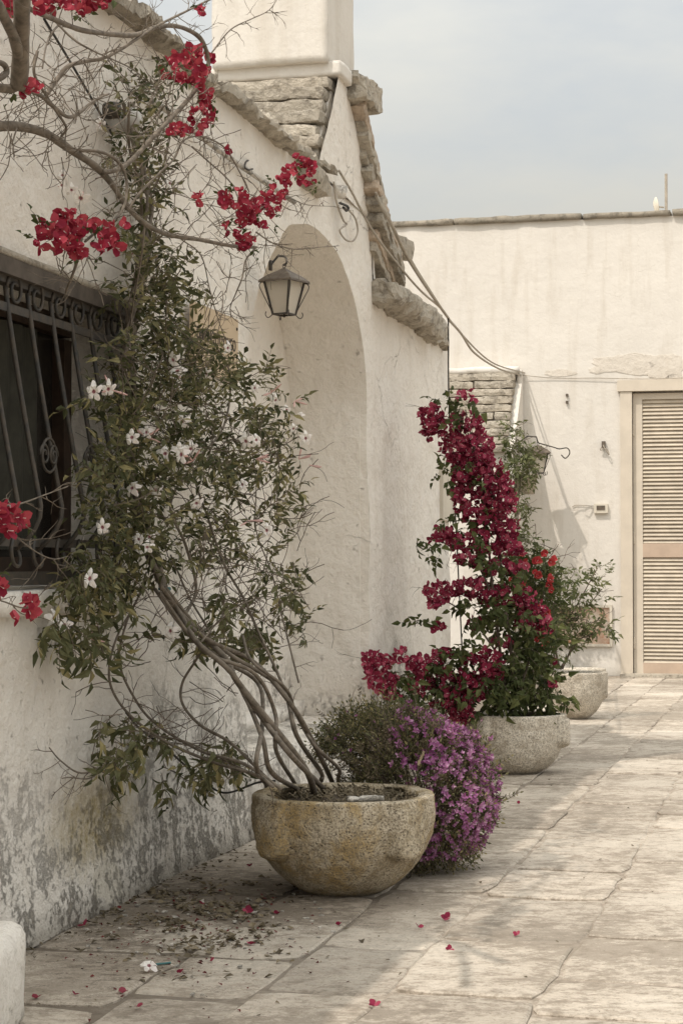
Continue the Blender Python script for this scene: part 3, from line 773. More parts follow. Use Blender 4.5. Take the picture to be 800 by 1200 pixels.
# two louvred leaves
slat = MB(); 
for side in (0, 1):
    dl = empty('door'); dl.parent = fh
    a = TD0 + .004 + side * (DW / 2 - .006); b_ = a + DW / 2 - .014
    mb = MB(); y0 = FAR + .045
    st = .085
    def bx(t0, t1, z0, z1, m_=None, dd=.02): mb.box((y0, -(t0 + t1) / 2, (z0 + z1) / 2), (dd, (t1 - t0) / 2, (z1 - z0) / 2))
    Z0, Z1 = .025, DZ - .015
    zm0 = loc(PS(741, 653, FAR))[2]; zm1 = loc(PS(741, 637, FAR))[2]; zb1 = loc(PS(741, 777, FAR))[2]
    bx(a, a + st, Z0, Z1); bx(b_ - st, b_, Z0, Z1); bx(a + st, b_ - st, Z1 - .055, Z1)
    mb.build('stile', M['frame'], dl)
    mb = MB(); bx(a + st, b_ - st, Z0, zb1); mb.build('rail', M['louvrerail'], dl)
    mb = MB(); bx(a + st, b_ - st, zm0, zm1); mb.build('rail', M['louvrerail'], dl)
    me = None
    for (za, zb_) in ((zb1, zm0), (zm1, Z1 - .055)):
        ns_ = int(round((zb_ - za) / .0355))
        for k in range(ns_):
            z = za + (k + .5) * (zb_ - za) / ns_
            if me is None:
                sm = MB(); sm.box((0, 0, 0), (.004, (b_ - a) / 2 - st - .002, .0215), Matrix.Rotation(math.radians(38), 3, 'Y')); me = sm.mesh('slat', M['louvre'])
            o = link('slat', me, dl); o.location = (y0 + ru(-.001, .001), -(a + b_) / 2, z + ru(-.0012, .0012)); o.rotation_euler = (ru(-.0015, .0015), ru(-.05, .05), 0)
    mb = MB()
    for zz_ in (.3, 1.25, DZ - .35): mb.tube([(y0 - .026, -(a + .006 if side == 0 else b_ - .006), zz_ - .05), (y0 - .026, -(a + .006 if side == 0 else b_ - .006), zz_ + .05)], .009, 8)
    mb.build('hinge', M['frame'], dl)
    mb = MB(); ts_ = b_ - .03 if side == 0 else a + .03
    mb.box((y0 - .024, -ts_, 1.05), (.004, .014, .06)); mb.tube([(y0 - .03, -ts_, 1.07), (y0 - .06, -ts_, 1.07), (y0 - .062, -ts_ + (.06 if side == 0 else -.06), 1.065)], .006, 6); mb.build('handle', M['iron'], dl)
# access hatch low on the far wall
p0 = loc(PS(640, 757, FAR)); p1 = loc(PS(717, 709, FAR))
ht = empty('hatch'); ht.parent = fh
tc0, tc1 = p1[1], p0[1]; za, zb_ = p0[2] + 0, p1[2]
mb = MB()
for (c, h) in (((tc0 + tc1) / 2, None),):
    mb.box((FAR - .012, (tc0 + tc1) / 2, za + .012), (.014, (tc1 - tc0) / 2, .012)); mb.box((FAR - .012, (tc0 + tc1) / 2, zb_ - .012), (.014, (tc1 - tc0) / 2, .012))
    mb.box((FAR - .012, tc0 + .012, (za + zb_) / 2), (.014, .012, (zb_ - za) / 2 - .024)); mb.box((FAR - .012, tc1 - .012, (za + zb_) / 2), (.014, .012, (zb_ - za) / 2 - .024))
mb.build('hatch_frame', M['whitepl'], ht)
mb = MB(); mb.box((FAR - .004, (tc0 + tc1) / 2, (za + zb_) / 2), (.006, (tc1 - tc0) / 2 - .024, (zb_ - za) / 2 - .024)); mb.build('panel', M['rust'], ht)

# stone lean-to against the far house
lt = house_empty('stone_lean_to', 'small limewashed lean-to roofed with courses of flat stone, behind crimson bougainvillea', 'outbuilding')
LT1 = -loc(PS(611, 500, FAR - .1))[1]; LT0 = LT1 - 1.25
ZR = loc(PS(600, 436, FAR - .05))[2]; ZE = 2.04; LD = .60
mb = MB()
mb.add([(FAR - LD, -LT0, 0), (FAR - LD, -LT1, 0), (FAR - LD, -LT1, ZE), (FAR - LD, -LT0, ZE), (FAR - .01, -LT0, 0), (FAR - .01, -LT1, 0), (FAR - .01, -LT1, ZR), (FAR - .01, -LT0, ZR)],
       [(0, 3, 2, 1), (0, 4, 7, 3), (1, 2, 6, 5), (2, 3, 7, 6), (4, 5, 6, 7), (0, 1, 5, 4)])
mb.build('wall', M['wallfar'], lt)
random.seed(31)
ncs = 10
for c in range(ncs):
    z0 = lerp(ZE - .04, ZR - .02, c / ncs); z1 = lerp(ZE - .04, ZR - .02, (c + 1) / ncs)
    x = FAR - LD + LD * c / ncs * .86 - .06
    cuts = [LT0] + sorted(ru(LT0 + .2, LT1 - .2) for _ in range(random.choice((1, 2, 2)))) + [LT1 - .05]
    for k in range(len(cuts) - 1):
        if cuts[k + 1] - cuts[k] < .06: continue
        bm_obj('roof_slab', rough_block(x + ru(-.012, .012), x + .2, -cuts[k + 1] + .003, -cuts[k] - .003, z0 + .009, z1 - .0, .012, .04, c * 3 + k, .014, 7), M['slab'], lt, False)
bm_obj('verge', rough_block(FAR - .1, FAR + .0, -LT1 - .0, -LT1 + .05, ZE - .5, ZR + .02, .008, .05, 77, .015, 5), M['wallfar'], lt)
bm_obj('ridge_stone', rough_block(FAR - .16, FAR - .005, -LT1 + .02, -LT0, ZR - .02, ZR + .045, .014, .05, 78, .02, 6), M['wallfar'], lt)
# ================================================================== FIXTURES
def flat_text(body, size, mat, name):
    cu = bpy.data.curves.new(name, 'FONT'); cu.body = body; cu.size = size; cu.extrude = .0008; cu.align_x = 'CENTER'; cu.align_y = 'CENTER'
    o = bpy.data.objects.new('tmp', cu); COL.objects.link(o)
    dg = bpy.context.evaluated_depsgraph_get(); me = bpy.data.meshes.new_from_object(o.evaluated_get(dg)); bpy.data.objects.remove(o)
    me.name = name; me.materials.clear(); me.materials.append(mat); return me
# beige name plaque
c = PT(242, 393); ls_, _, lz_ = loc(c)
e0, e1 = SZ(217, 390)[0], SZ(270, 390)[0]; z1 = SZ(217, 353)[1]; hgt = .225
pq = tag(link('name_plaque', None), 'sand coloured name plaque screwed to the wall, half hidden by the vine', 'plaque')
pq.location = wpt((e0 + e1) / 2, -.0, z1 - hgt / 2); pq.rotation_euler = (0, 0, ANG)
mb = MB(); mb.box((0, -.022, 0), ((e1 - e0) / 2, .007, hgt / 2)); mb.build('plate', M['plaque'], pq)
me = flat_text('DonVINOTTI LONGO', .062, M['ink'], 'lettering')
xs = [v.co.x for v in me.vertices]; sx = (e1 - e0) * .86 / (max(xs) - min(xs))
o = link('lettering', me, pq); o.location = (0, -.0305, .012); o.rotation_euler = (math.pi / 2, 0, 0); o.scale = (sx, .95, 1)
mb = MB()
for x in (-1, 1): mb.lathe([(.0, .004), (.005, .003), (.006, 0)], (x * ((e1 - e0) / 2 - .02), 0, 0), 8)
sc = mb.build('screw', M['ink'], pq); sc.location = (0, -.030, hgt / 2 - .035); sc.rotation_euler = (math.pi / 2, 0, 0)

def lantern(name, label, group, p, ax, sc=1.0, twist=0.0):
    """four-sided tapered lantern; p = hanging point, ax = unit vector of the bracket away from the wall, sc size"""
    e = empty(name, p, math.atan2(ax.y, ax.x) + twist, label, 'lantern', group); e.scale = (sc, sc, sc)
    H, wt, wb = .185, .082, .046                 # glass body, half widths
    zt, zb = -.085, -.085 - H
    for k in range(4):
        a = math.pi / 4 + k * math.pi / 2; r2 = math.sqrt(2)
        ca, sa = math.cos(a), math.sin(a); cb, sb = math.cos(a + math.pi / 2), math.sin(a + math.pi / 2)
        A = Vector((ca * wt * r2, sa * wt * r2, zt)); B = Vector((ca * wb * r2, sa * wb * r2, zb))
        A2 = Vector((cb * wt * r2, sb * wt * r2, zt)); B2 = Vector((cb * wb * r2, sb * wb * r2, zb))
        mb = MB(); mb.tube([A, B], .0068, 4); mb.tube([A, A2], .0058, 4); mb.tube([B, B2], .0062, 4); mb.build('glazing_bar', M['iron'], e)
        i = .94; mb = MB(); q = [Vector((v.x * i, v.y * i, v.z)) for v in (A, B, B2, A2)]; q2 = [Vector((v.x * .985, v.y * .985, v.z)) for v in q]
        mb.add(q + q2, [(0, 1, 2, 3), (7, 6, 5, 4), (0, 4, 5, 1), (1, 5, 6, 2), (2, 6, 7, 3), (3, 7, 4, 0)]); mb.build('pane', M['glass'], e)
        # curled hook at each lower corner and stay up to the roof
        d = Vector((ca, sa, 0)); mb = MB()
        pts = [A + d * .012 + Vector((0, 0, -.006)), A + d * .026 + Vector((0, 0, -.03)), A.lerp(B, .45) + d * .024, B + d * .006 + Vector((0, 0, .012)), B + d * .012 + Vector((0, 0, -.012)), B + d * .030 + Vector((0, 0, -.020)), B + d * .042 + Vector((0, 0, -.004)), B + d * .038 + Vector((0, 0, .014))]
        mb.tube(catmull(pts, 5), .0028, 5); mb.build('scroll', M['iron'], e, smooth=True)
    # roof: shallow curved hip with scalloped rim
    mb = MB(); n = 40; rings = []
    for (rr, z) in ((.012, -.012), (.035, -.028), (.07, -.052), (wt + .022, -.082), (wt + .024, -.090)):
        ring = []
        for k in range(n):
            a = 2 * math.pi * k / n; sq = 1 / max(abs(math.cos(a)), abs(math.sin(a))); sq = lerp(1, sq, min(1, rr / .06))
            dz = -.006 * abs(math.sin(a * 14)) if rr > wt + .023 else 0
            ring.append((rr * sq * math.cos(a), rr * sq * math.sin(a), z + dz))
        rings.append(ring)
    vs = [v for r in rings for v in r]; fs = []
    for i in range(len(rings) - 1):
        for k in range(n): k2 = (k + 1) % n; fs.append((i * n + k, (i + 1) * n + k, (i + 1) * n + k2, i * n + k2))
    mb.add(vs, fs); mb.build('lantern_roof', M['tin'], e)
    mb = MB(); mb.lathe([(.006, zb - .016), (.010, zb - .01), (.006, zb), (.02, zb + .006), (.014, zb + .05), (0.0, zb + .055)], (0, 0, 0), 10); mb.build('lamp_holder', M['iron'], e)
    mb = MB(); mb.lathe([(0, zb + .052), (.014, zb + .06), (.021, zb + .085), (.015, zb + .115), (0, zb + .125)], (0, 0, 0), 12); mb.build('bulb', M['glass'], e, smooth=True)
    mb = MB(); mb.tube([(0.011 * math.cos(a), 0, .002 + .011 * math.sin(a)) for a in [2 * math.pi * k / 12 for k in range(13)]], .0025, 5); mb.build('ring', M['iron'], e)
    return e
# lantern in front of the arch, hung from a hooked bracket fixed to the arch edge
hp = PT(333, 312, .13)
ln1 = lantern('wall_lantern', 'black iron lantern with frosted panes hanging before the blind arch', 'old iron wall lanterns', hp, N, .66, math.radians(-16))
br = MB(); wpos = PT(317, 311, .0)
loc_in = lambda e, p: (Matrix.Rotation(-e.rotation_euler.z, 4, 'Z') @ (Matrix.Translation(-e.location) @ p)) / e.scale.x
a0 = wpos - N * .0; pts = [a0, a0 + N * .03 + Vector((0, 0, .035)), PT(327, 300, .08), PT(334, 301, .12), PT(336, 307, .145), PT(333, 311, .13)]
br.tube([loc_in(ln1, p) for p in catmull(pts, 6)], [.007] * 12 + [.005] * 30 if False else .0065, 6)
br.box(loc_in(ln1, a0), (.006, .012, .03)); br.build('bracket', M['iron'], ln1, smooth=True)
# second lantern on the lean-to
hp2 = PY(630, 520, 17.42)
ln2 = lantern('wall_lantern', 'iron lantern on a long scrolled arm against the far wall, above the hanging pot', 'old iron wall lanterns', hp2, Vector((1, 0, 0)), .98)
br = MB(); P2 = lambda x, y, Y: loc_in(ln2, PY(x, y, Y))
br.tube([P2(602, 522, 17.5), P2(618, 511, 17.45), P2(628, 512, 17.43), P2(630, 519, 17.42)], .007, 6); br.tube(catmull([P2(630, 519, 17.42), P2(648, 524, 17.45), P2(655, 526, 17.45), P2(664, 525, 17.45), P2(667, 531, 17.45), P2(662, 537, 17.45), P2(657, 533, 17.45)], 5), .0058, 5)
br.build('bracket', M['iron'], ln2, smooth=True)
# hanging pot under it
hpz = PY(616, 566, 17.35)
hpot = empty('hanging_pot', hpz, 0, 'small pale pot fixed to the lean-to beneath the lantern, holding trailing green', 'pot')
mb = MB(); mb.lathe([(.0, -.10), (.075, -.10), (.10, .06), (.108, .06), (.108, .085), (.095, .085), (.09, .05), (0, .05)], (0, 0, 0), 24); mb.build('pot_body', M['pot2'], hpot, smooth=True)
mb = MB(); mb.box((-.12, .12, .03), (.12, .006, .006)); mb.tube([(-.2, .12, .0), (0, .10, .03)], .006, 5); mb.build('hanger', M['iron'], hpot)

# bracket lamp cup with looped cable, right of the arch
e = empty('cable_hook', PT(402, 258, .03), ANG, 'pale loop of cable and inverted cup hanging from wall right of the arch', 'cable hook')
li = lambda p: loc_in(e, p)
mb = MB(); cpt = li(PT(400, 226, .04)); mb.lathe([(.0, .028), (.028, .028), (.018, -.024), (0, -.024)], cpt, 14); mb.build('cup', M['wall2'], e, smooth=True)
mb = MB(); mb.tube(catmull([li(PT(x, y, .03)) for x, y in ((391, 213), (394, 236), (402, 258), (406, 263), (398, 270), (405, 281), (414, 282), (419, 271), (416, 256), (408, 246), (402, 243))], 6), .0042, 6); mb.build('cable', M['cable'], e, smooth=True)
mb = MB(); mb.tube(catmull([li(PT(x, y, .035)) for x, y in ((398, 238), (403, 240), (408, 243), (406, 247), (402, 243))], 5), .006, 5); mb.build('knot', M['cabledk'], e, smooth=True)

def cable(name, label, pts, r, mat, k=8, cat='cable', sag=True):
    p0 = Vector(pts[0]); pts = [Vector(p) - p0 for p in pts]
    mb = MB(); mb.tube(catmull(pts, k), r, 6); o = mb.build(name, mat, smooth=True); o.location = p0; return tag(o, label, cat)
att = PS(611, 440, FAR) - U * .02
cable('overhead_cable', 'thick grey cable bundle draped from the gable over the rear cornice', [PT(440, 228, .06), PT(458, 262, .12), PT(478, 303, .12), PT(503, 342, .08), PT(520, 366, .06), PT(525, 373, .04)], .0085, M['cable'])
cable('overhead_cable', 'thin grey cable running beside the thick bundle down past the slabs', [PT(397, 200, .03), PT(412, 225, .05), PT(435, 268, .08), PT(462, 305, .10), PT(492, 340, .08), PT(515, 360, .06), PT(525, 372, .05)], .0055, M['cable'])
cable('overhead_cable', 'long sagging cable from the cornice to the far wall, lower one', [PT(525, 374, .04), PY(540, 391, 12.5), PY(556, 414, 14.2), PY(584, 432, 16.2), att], .008, M['cable'])
cable('overhead_cable', 'long taut cable from the gable top to the far wall, upper one', [PT(440, 226, .07), PY(472, 288, 10.3), PY(500, 335, 11.8), PY(535, 385, 13.8), PY(575, 424, 16.0), att + Vector((.03, 0, .02))], .0065, M['cable'])
cable('drop_cable', 'dark cable dropping straight down the corner behind the crimson bougainvillea', [PT(525, 372, .05), PT(525, 390, .04), PT(526, 480, .03), PT(533, 600, .03), PT(541, 760, .03)], .0042, M['cabledk'])
cable('wall_wire', 'thin wire running level along the far wall above the door', [att - U * .01, PS(650, 443, FAR - .015), PS(700, 443, FAR - .02), PS(760, 444, FAR - .02), PS(840, 441, FAR - .02)], .0035, M['cable'])
cable('wall_wire', 'short wire bent along the far wall into the white control box', [PS(670, 594, FAR - .015), PS(676, 592, FAR - .015), PS(697, 593, FAR - .02)], .0032, M['cable'])
cable('conduit_pipe', 'pale conduit pipe running under the eave of the limewashed house', [PT(178, 118, .02), PT(205, 136, .03), PT(262, 180, .03), PT(318, 219, .03), PT(345, 237, .03)], .010, M['wall2'])
cable('hose', 'thin black irrigation hose looping from the big planter to the wall vine', [PY(322, 915, 6.1), PY(302, 917, 6.05), PT(262, 929, .12), PT(230, 908, .08), PT(196, 878, .07), PT(165, 855, .06), PT(148, 835, .06)], .0036, M['cabledk'])
cable('guy_wire', 'black guy wire stretched diagonally from the eave down to the insulator', [PT(52, 22, .10), PT(90, 85, .06), PT(132, 158, .03)], .0035, M['cabledk'])
# iron hook under the conduit
cable('iron_hook', 'small iron hook set in the wall below the pale conduit', [PT(291, 188, .0), PT(288, 190, .03), PT(287, 196, .04), PT(291, 199, .05), PT(296, 198, .05)], .0035, M['iron'], cat='hook')
# insulator / junction at the guy wire
e = empty('wall_insulator', PT(121, 144, .0), ANG, 'weathered pale porcelain insulator with dark cap fixed high beside the vine', 'insulator')
mb = MB(); mb.lathe([(0, .12), (.024, .115), (.042, .09), (.030, .07), (.044, .045), (.028, .01), (0.024, -.02)], (0, 0, 0), 16); o = mb.build('body', M['porcelain'], e, smooth=True); o.rotation_euler = (math.pi / 2, 0, 0)
mb = MB(); mb.lathe([(0, .05), (.022, .045), (.027, .02), (.022, 0), (0, 0)], (0, 0, 0), 14); o = mb.build('cap', M['iron'], e, smooth=True); o.rotation_euler = (math.pi / 2, 0, 0); o.location = (-.04, -.02, .025)
# hook + knobs on the far wall
def far_fix(name, px, py, label, cat): return empty(name, PS(px, py, FAR - .002), ANG, label, cat)
e = far_fix('cable_bracket', 707, 525, 'dark iron hook with a coil of cable, on the far wall left of the door', 'bracket')
mb = MB(); mb.box((-.02, 0, .03), (.02, .016, .03)); mb.build('plate', M['tin'], e)
mb = MB(); mb.tube(catmull([(-.03, .0, .03), (-.06, -.01, .0), (-.05, -.04, -.05), (-.04, -.05, -.06), (-.04, -.03, -.01), (-.03, .03, -.02), (-.03, .0, .03)], 5), .005, 5); mb.build('coil', M['cable'], e, smooth=True)
e = far_fix('wall_peg', 664, 467, 'small rusty pegs in the far wall above the cable coil', 'peg')
for dz in (.03, -.035):
    mb = MB(); mb.box((-.012, 0, dz), (.014, .010, .012)); mb.build('peg', M['tin'], e)
e = far_fix('control_box', 704, 596, 'white control box with grey window on the far wall beside the door', 'control box')
mb = MB(); mb.box((-.02, 0, 0), (.02, .062, .042)); mb.build('case', M['whitepl'], e)
mb = MB(); mb.box((-.042, 0, .006), (.003, .038, .020)); mb.build('display', M['tin'], e)
# label plate on the niche back
e = empty('meter_plate', PT(331, 598, -NDEP + .02), ANG, 'small white meter plate with a dark top strip inside the blind arch', 'plate')
mb = MB(); mb.box((0, 0, 0), (.055, .012, .05)); mb.build('case', M['whitepl'], e)
mb = MB(); mb.box((0, -.013, .036), (.050, .003, .010)); mb.build('strip', M['grey'], e)
# antenna on the far roof
e = empty('roof_antenna', PY(780, 248, 18.3) + Vector((0, 0, -.05)), 0, 'weathered pole with small white dish on the far roof edge', 'antenna')
mb = MB(); mb.tube([(0, 0, -.05), (0, 0, .41)], .014, 8); mb.build('pole', M['cable'], e)
mb = MB(); mb.lathe([(0, 0), (.05, .008), (.085, .03), (.085, .036), (.05, .014), (0, .006)], (0, 0, 0), 20); o = mb.build('dish', M['whitepl'], e, smooth=True); o.location = (-.12, 0, .10); o.rotation_euler = (0, math.radians(80), 0)
mb = MB(); mb.tube([(-.12, 0, .10), (-.02, 0, .09)], .008, 6); mb.build('dish_arm', M['cable'], e)

# ================================================================== PLANTERS
def planter(label, c, R, H, mat, lugs, seed, n=168, wall=.04, lugw=.26, lugd=.018, lugh=.58, pw=2.3):
    e = empty('stone_planter', (c[0], c[1], 0), 0, label, 'planter', 'carved stone planters along the house')
    def bowl(z):                     # outer radius: upright under the rim, rounding in towards a small foot
        f = (z + .018) / (H + .018)
        return R * math.sqrt(max(0, 1 - (1 - min(1, f)) ** pw)) * (1 - .010 * max(0, f - .85) / .15)
    prof = []
    m = 46
    for i in range(m + 1):
        z = H * (i / m) ** 1.4; prof.append((bowl(z), z))
    prof = [(0.0, .0), (R * .25, .0)] + prof
    prof[-1] = (R * .992, H - .006); prof += [(R * .975, H), (R - wall * .5, H + .001), (R - wall, H - .004), (R - wall - .006, H - .03), (R - wall - .01, H - .10)]
    def fn(r, z, q):
        if r < R * .28: return r
        if r > R - wall * .7:
            pass
        zl_ = H * (1 - lugh)
        if r > R * .62 or z < H * .9:
            for la in lugs:          # lugs drop straight from the rim while the bowl curves away beneath them
                d = math.atan2(math.sin(q - la), math.cos(q - la)) / lugw
                if abs(d) < 1 and r > R - wall * .6 or (abs(d) < 1 and z < H * .95):
                    side = (1 - abs(d) ** 7) ** .5
                    dn = max(0, min(1, (z - zl_ - H * .10 * d * d) / (H * .09)))
                    dn = math.sqrt(max(0, 1 - (1 - dn) ** 2))
                    r = lerp(r, max(r, R * (1.0 + lugd)), side * dn * (1 if z < H * .93 else .55))
        nz = .007 * noise.noise(Vector((math.cos(q) * 2.2, math.sin(q) * 2.2, z * 8 + seed))) + .0045 * noise.noise(Vector((math.cos(q) * 14, math.sin(q) * 14, z * 48 + seed)))
        return r + nz
    mb = MB(); mb.lathe(prof, (0, 0, 0), n, fn=fn); mb.build('bowl', mat, e, smooth=True)
    mb = MB(); k = 22; vs = [(0, 0, H - .02)]; fs = []
    for i in range(1, 9):
        for j in range(k):
            q = 2 * math.pi * j / k; r = (R - wall - .001) * i / 8
            vs.append((r * math.cos(q), r * math.sin(q), H - .035 + .022 * (1 - i / 8) + .014 * noise.noise(Vector((r * 20 * math.cos(q), r * 20 * math.sin(q), seed)))))
    for j in range(k): fs.append((0, 1 + j, 1 + (j + 1) % k))
    for i in range(7):
        for j in range(k):
            a = 1 + i * k; fs.append((a + j, a + k + j, a + k + (j + 1) % k, a + (j + 1) % k))
    mb.add(vs, fs); mb.build('soil', M['soil'], e, smooth=True)
    return e
P1 = (0.005, 6.0)
pot1 = planter('big ochre mottled stone planter in front, holding the twisted vine stems', P1, .284, .302, M['pot'], [math.radians(a) for a in (-47, -139, 45, 135)], 1, lugw=.22, lugd=.085, lugh=.62, pw=2.6, wall=.05)
pot2 = planter('pale carved stone planter with square lugs beneath the crimson bougainvillea', (.846, 9.42), .224, .285, M['pot2'], [math.radians(a) for a in (-14, -146, 76, 166)], 2, n=168, lugw=.34, lugd=.15, lugh=.56, pw=3.6)
pot3 = planter('pale stone planter further back with a leafy green shrub', (1.535, 12.75), .205, .305, M['pot2'], [math.radians(a) for a in (-10, 170)], 3, n=64)
pot4 = planter('smallest stone planter at the far wall, almost hidden behind another', (1.80, 14.4), .155, .24, M['pot2'], [], 4, n=48)
# chips, bark and a broken stone on the soil of the front planter
random.seed(3)
mb = MB()
for i in range(420):
    q = ru(0, 6.28); r = .235 * math.sqrt(rnd()); p = Vector((P1[0] + r * math.cos(q), P1[1] + r * math.sin(q), .302 - .012 + ru(-.004, .012)))
    mb.box(p, (ru(.003, .014), ru(.001, .003), ru(.001, .002)), rrot())
tag(mb.build('bark_mulch', M['leafdry']), kind='stuff')
o = bm_obj('broken_stone', rough_block(-.055, .055, -.022, .022, -.007, .008, .006, .012, 3, .004, 20), M['wall2'])
o.location = PY(428, 936, 5.80); tag(o, 'thin pale broken stone chip lying on the front rim of the planter', 'stone chip')
# white stone block at the left edge
bm = rough_block(-.30, .0, -.45, .35, -.02, .215, .006, .03, 12, .035, 4)
o = bm_obj('kerb_block', bm, M['block']); cc = PY(24, 1100, 4.25); o.location = (cc.x, 4.0, 0); tag(o, 'rounded whitewashed stone block cut off at the lower left edge', 'stone block')
# ================================================================== PLANTS
def leaf_geo(L, Wd, droop=.25, fold=.25):
    """lanceolate leaf, folded along the midrib and drooping; base at origin along +Y"""
    a = .38
    return ([(0, 0, 0), (-Wd, L * a, fold * Wd - droop * L * .05), (0, L * .45, -droop * L * .08), (Wd, L * a, fold * Wd - droop * L * .05), (-Wd * .55, L * .74, -droop * L * .28 + fold * Wd * .5), (Wd * .55, L * .74, -droop * L * .28 + fold * Wd * .5), (0, L, -droop * L * .6)],
            [(0, 2, 1), (0, 3, 2), (1, 2, 4), (2, 3, 5), (2, 6, 4), (2, 5, 6)])
def sprig_mesh(name, nl, stem, L, Wd, mats, pinnate=True, droop=.35, seed=0):
    random.seed(seed); mb = MB()
    pts = [Vector((0, stem * k / 4, -stem * .18 * (k / 4) ** 2 * droop * 3 + ru(-.002, .002))) for k in range(5)]
    mb.tube(pts, [.0011, .001, .0009, .0007, .0005], 3, 1, cap=False)
    for i in range(nl):
        f = (i // 2 + 1) / (nl // 2 + 1) if i < nl - 1 else 1.0
        p = pts[min(4, int(f * 4))]
        side = -1 if i % 2 else 1
        ang = 0 if i == nl - 1 else side * math.radians(ru(38, 70))
        l = L * ru(.7, 1.15); g, f_ = leaf_geo(l, Wd * ru(.8, 1.15) * l / L, droop * ru(.4, 2.2), ru(.1, .6))
        rm = Matrix.Rotation(-ang, 3, 'Z') @ Matrix.Rotation(-ru(-.25, .9) * droop * 1.6, 3, 'X') @ Matrix.Rotation(ru(-.9, .9), 3, 'Y')
        mb.add([rm @ Vector(v) + p for v in g], f_, 0)
    return mb.mesh(name, mats)
def np_mesh(me):
    v = np.zeros(len(me.vertices) * 3); me.vertices.foreach_get('co', v)
    return v.reshape(-1, 3), [tuple(p.vertices) for p in me.polygons], [p.material_index for p in me.polygons]
class Swarm:
    """many small copies gathered either as single objects or into one joined mesh"""
    def __init__(s, metas): s.meshes = metas; s.np = [np_mesh(m) for m in metas]; s.items = []
    def add(s, p, R, sc=1.0, k=None): s.items.append((Vector(p), R, sc, random.randrange(len(s.meshes)) if k is None else k))
    def emit(s, name, parent, limit, rest_name, depth_key=None, origin=Vector((0, 0, 0))):
        it = sorted(s.items, key=lambda q: (q[0].y - q[2] * .6)) if depth_key is None else sorted(s.items, key=depth_key)
        for (p, R, sc, k) in it[:limit]:
            o = link(name, s.meshes[k], parent); put(o, p - origin, R, sc)
        rest = it[limit:]
        if rest:
            vs = []; fs = []; mi = []; o0 = 0
            for (p, R, sc, k) in rest:
                v, f, m_ = s.np[k]; A = np.array(R) * sc
                vs.append(v @ A.T + np.array(p - origin)); fs += [tuple(i + o0 for i in ff) for ff in f]; mi += m_; o0 += len(v)
            me = bpy.data.meshes.new(rest_name); me.from_pydata(np.concatenate(vs).tolist(), [], fs)
            for m_ in s.meshes[0].materials: me.materials.append(m_)
            me.polygons.foreach_set('material_index', mi)
            o = link(rest_name, me, parent); o['kind'] = 'stuff'; return o
def bract_mesh(name, size, mats, seed, nb=3, core=True, wd=1.0):
    """papery flower: three pointed bracts cupped round a tiny pale tube"""
    random.seed(seed); mb = MB(); a0 = ru(0, 6)
    for k in range(nb):
        a = a0 + k * 2 * math.pi / nb + ru(-.25, .25); s_ = size * ru(.85, 1.15); tilt = ru(.35, 1.0)
        g = [(0, 0, 0), (-.48 * s_, .34 * s_, .10 * s_), (0, .45 * s_, -.02 * s_), (.48 * s_, .34 * s_, .10 * s_), (-.38 * s_, .74 * s_, .13 * s_), (.38 * s_, .74 * s_, .05 * s_), (0, 1.0 * s_, .04 * s_)]
        g = [(x_ * wd, y_, z_ + ru(-.06, .06) * s_) for x_, y_, z_ in g]
        rm = Matrix.Rotation(a, 3, 'Z') @ Matrix.Rotation(tilt, 3, 'X')
        mb.add([rm @ Vector(v) for v in g], [(0, 2, 1), (0, 3, 2), (1, 2, 6, 4), (2, 3, 5, 6)], 0)
    if core: mb.tube([(0, 0, 0), (0, 0, size * .5)], size * .05, 4, 1)
    return mb.mesh(name, mats)
def trumpet_mesh(name, R, mats, seed):
    random.seed(seed); mb = MB()
    n = 10; vs = []; fs = []
    for (r, z) in ((.10, -1.15), (.13, -.8), (.20, -.35), (.30, -.05)):
        for k in range(n): vs.append((R * r * math.cos(6.2832 * k / n), R * r * math.sin(6.2832 * k / n), R * z))
    for i in range(3):
        for k in range(n): fs.append((i * n + k, i * n + (k + 1) % n, (i + 1) * n + (k + 1) % n, (i + 1) * n + k))
    mb.add(vs, fs, 2)
    for k in range(5):
        a = 2 * math.pi * k / 5 + ru(-.08, .08); bend = ru(-.1, .8)
        sw_ = ru(.85, 1.1); lp_ = ru(.9, 1.15); g = [(-.15, .20, -.06), (.15, .20, -.06), (-.36 * sw_, .58, .06), (0, .52, .10), (.36 * sw_, .58, .03), (-.20 * sw_, .90 * lp_, -.10 - bend * .7), (0, 1.0 * lp_, -.02 - bend * .8), (.20 * sw_, .88 * lp_, -.08 - bend * .6)]
        g = [(x * R, y * R * ru(.97, 1.03), z * R) for x, y, z in g]
        rm = Matrix.Rotation(a, 3, 'Z')
        mb.add([rm @ Vector(v) for v in g], [(0, 1, 3), (0, 3, 2), (1, 4, 3), (2, 3, 6, 5), (3, 4, 7, 6)], 0)
    vs = [(R * .17 * math.cos(6.2832 * k / 8), R * .17 * math.sin(6.2832 * k / 8), -.03 * R) for k in range(8)] + [(0, 0, -.30 * R)]
    mb.add(vs, [(k, (k + 1) % 8, 8) for k in range(8)], 1)
    return mb.mesh(name, mats)
def twig_paths(p, d, L, depth=2, wig=.35, out=None, r=.003, fork=2):
    """crooked twig with side shoots: list of (points, r)"""
    if out is None: out = []
    pts = [Vector(p)]; d = Vector(d).normalized(); n = 5
    for i in range(n):
        d = (d + Vector((ru(-wig, wig), ru(-wig, wig), ru(-wig, wig)))).normalized(); pts.append(pts[-1] + d * L / n)
    out.append((pts, r))
    if depth > 0:
        for _ in range(fork):
            k = random.randrange(1, n + 1); dd = (d + Vector((ru(-1, 1), ru(-1, 1), ru(-1, 1))) * .9).normalized()
            twig_paths(pts[k], dd, L * ru(.35, .65), depth - 1, wig, out, r * .6, fork)
    return out
